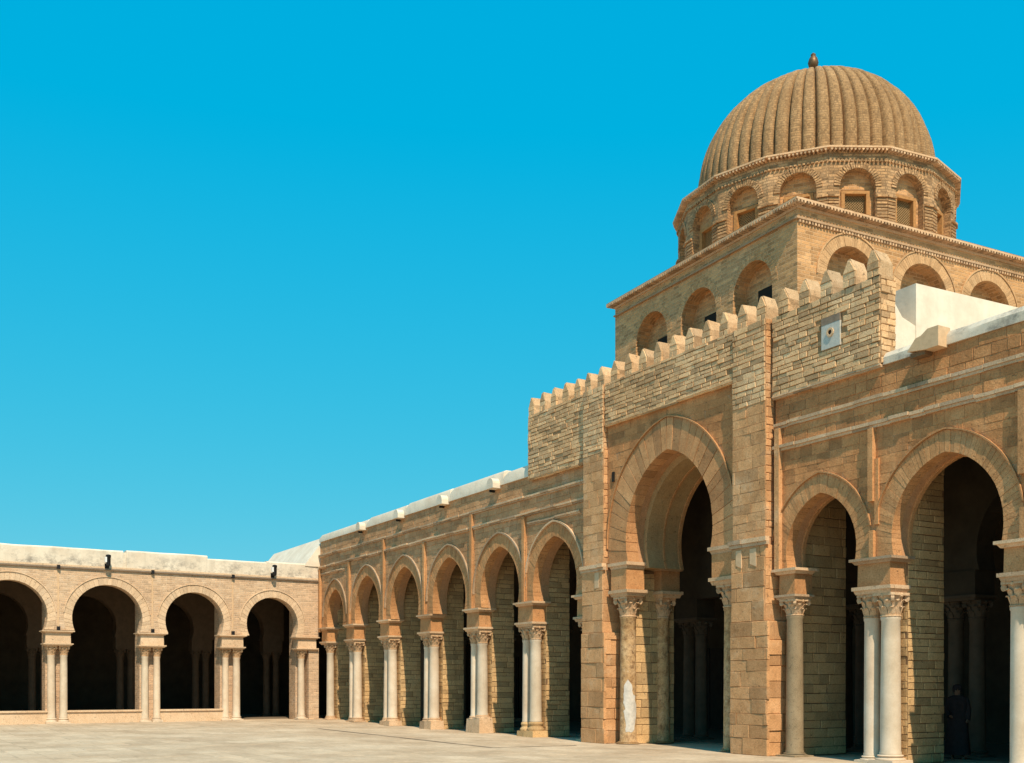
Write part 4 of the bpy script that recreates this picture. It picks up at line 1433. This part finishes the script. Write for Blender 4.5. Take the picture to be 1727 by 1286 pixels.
MB().lathe([(3.15, 15.46), (3.15, 16.05)] + [(3.15 * math.cos(R(a)), 16.05 + 3.15 * math.sin(R(a))) for a in (15, 30, 45, 60, 75, 88)], 32, (cx0, cy0, 0), 0.5).build('dome_core', M['dome'], tow)
fi = MB()
fi.lathe([(0.34, 19.2), (0.30, 19.3), (0.13, 19.38), (0.06, 19.5), (0.05, 19.66), (0.13, 19.74), (0.155, 19.84), (0.12, 19.96), (0.07, 20.03), (0.075, 20.08), (0.02, 20.13)], 14, (cx0, cy0, 0), 0.5)
fi.build('finial', M['copper'], tow, smooth=40)

# ================================================================== white block on the roof beside the tower
blk = thing('rooftop_block', 'whitewashed block with a sloping shoulder on the roof between crenellated wall and tower', 'roof block', (-16.3, 0, 8.3))
bk = MB()
bk.prism([(1.38, 0.0), (5.2, 0.0), (5.2, 2.34), (1.38, 2.24)], lambda u, v, d: (d, u, v), -2.2, 0.0, 0.5)
bk.build('block', M['white'], blk)
sh = MB()
sh.prism([(0.37, 0.0), (1.378, 0.0), (1.378, 1.30), (0.95, 1.42), (0.55, 1.86), (0.37, 1.90)], lambda u, v, d: (d, u, v), -0.5, -0.012, 0.5, concave=True)
sh.build('shoulder', M['white'], blk)

# ================================================================== person in the shade
per = thing('person', 'person in long dark clothes standing in deep shade behind the near arcade', 'person', (-16.13, 2.55, 0), R(40))
sk = bpy.data.meshes.new('body')
J = {'pelvis': (0, 0, 0.92), 'waist': (0, 0, 1.05), 'chest': (0, 0, 1.27), 'neck': (0, -0.01, 1.44), 'jaw': (0, -0.025, 1.50), 'head': (0, -0.02, 1.58), 'top': (0, -0.01, 1.65),
     'shl': (-0.17, 0, 1.37), 'ell': (-0.22, 0.0, 1.12), 'wrl': (-0.16, -0.14, 0.98), 'hal': (-0.11, -0.19, 0.96),
     'shr': (0.17, 0, 1.37), 'elr': (0.22, 0.0, 1.12), 'wrr': (0.2, -0.08, 0.9), 'har': (0.19, -0.12, 0.83),
     'hpl': (-0.09, 0, 0.86), 'knl': (-0.1, -0.01, 0.48), 'anl': (-0.1, 0.02, 0.08), 'tol': (-0.11, -0.14, 0.035),
     'hpr': (0.09, 0, 0.86), 'knr': (0.1, -0.02, 0.48), 'anr': (0.1, 0.0, 0.08), 'tor': (0.12, -0.16, 0.035)}
ED = [('pelvis', 'waist'), ('waist', 'chest'), ('chest', 'neck'), ('neck', 'jaw'), ('jaw', 'head'), ('head', 'top'), ('chest', 'shl'), ('shl', 'ell'), ('ell', 'wrl'), ('wrl', 'hal'),
      ('chest', 'shr'), ('shr', 'elr'), ('elr', 'wrr'), ('wrr', 'har'), ('pelvis', 'hpl'), ('hpl', 'knl'), ('knl', 'anl'), ('anl', 'tol'), ('pelvis', 'hpr'), ('hpr', 'knr'), ('knr', 'anr'), ('anr', 'tor')]
RAD = {'pelvis': 0.135, 'waist': 0.12, 'chest': 0.135, 'neck': 0.052, 'jaw': 0.068, 'head': 0.088, 'top': 0.06, 'shl': 0.062, 'shr': 0.062, 'ell': 0.043, 'elr': 0.043, 'wrl': 0.03, 'wrr': 0.03, 'hal': 0.032, 'har': 0.032,
       'hpl': 0.09, 'hpr': 0.09, 'knl': 0.058, 'knr': 0.058, 'anl': 0.04, 'anr': 0.04, 'tol': 0.035, 'tor': 0.035}
names = list(J)
sk.from_pydata([J[k] for k in names], [(names.index(a), names.index(b)) for a, b in ED], [])
bo = bpy.data.objects.new('body', sk)
col.objects.link(bo)
bo.parent = per
md = bo.modifiers.new('skin', 'SKIN')
for i, k in enumerate(names):
    sk.skin_vertices[0].data[i].radius = (RAD[k], RAD[k])
    sk.skin_vertices[0].data[i].use_root = (k == 'pelvis')
md2 = bo.modifiers.new('sub', 'SUBSURF')
md2.levels = md2.render_levels = 1
sk.materials.append(M['skin'])
rob = MB()
seg = 18
vsr = []
pr = [(0.10, 0.09, 1.45), (0.20, 0.125, 1.40), (0.225, 0.15, 1.25), (0.20, 0.15, 1.02), (0.22, 0.17, 0.8), (0.25, 0.2, 0.45), (0.28, 0.23, 0.12)]
for (rx, ry, z_) in pr:
    for k in range(seg):
        a = 2 * math.pi * k / seg
        wv = 1 + 0.05 * math.sin(a * 6) * (1.4 - z_)
        vsr.append((rx * wv * math.cos(a), ry * wv * math.sin(a), z_))
fsr = [(i * seg + k, i * seg + (k + 1) % seg, (i + 1) * seg + (k + 1) % seg, (i + 1) * seg + k) for i in range(len(pr) - 1) for k in range(seg)]
rob.add(vsr, fsr, 0.5)
for s_ in ('l', 'r'):
    rob.tube([J['sh' + s_], J['el' + s_], J['wr' + s_]], 0.07, 10, 0.5)
rob.build('robe', M['cloth'], per, smooth=60)
hd = MB()
hd.lathe([(0.085, -0.06), (0.105, 0.0), (0.105, 0.05), (0.085, 0.1), (0.03, 0.125)], 14, (0, 0.012, 1.575), 0.5)
hd.build('headscarf', M['cloth'], per, smooth=60)
fc = MB()
fc.add([(0, -0.12, 1.565), (-0.014, -0.098, 1.555), (0.014, -0.098, 1.555), (0, -0.098, 1.60)], [(0, 1, 2), (0, 2, 3), (0, 3, 1), (1, 3, 2)], 0.5)
fc.build('nose', M['skin'], per)
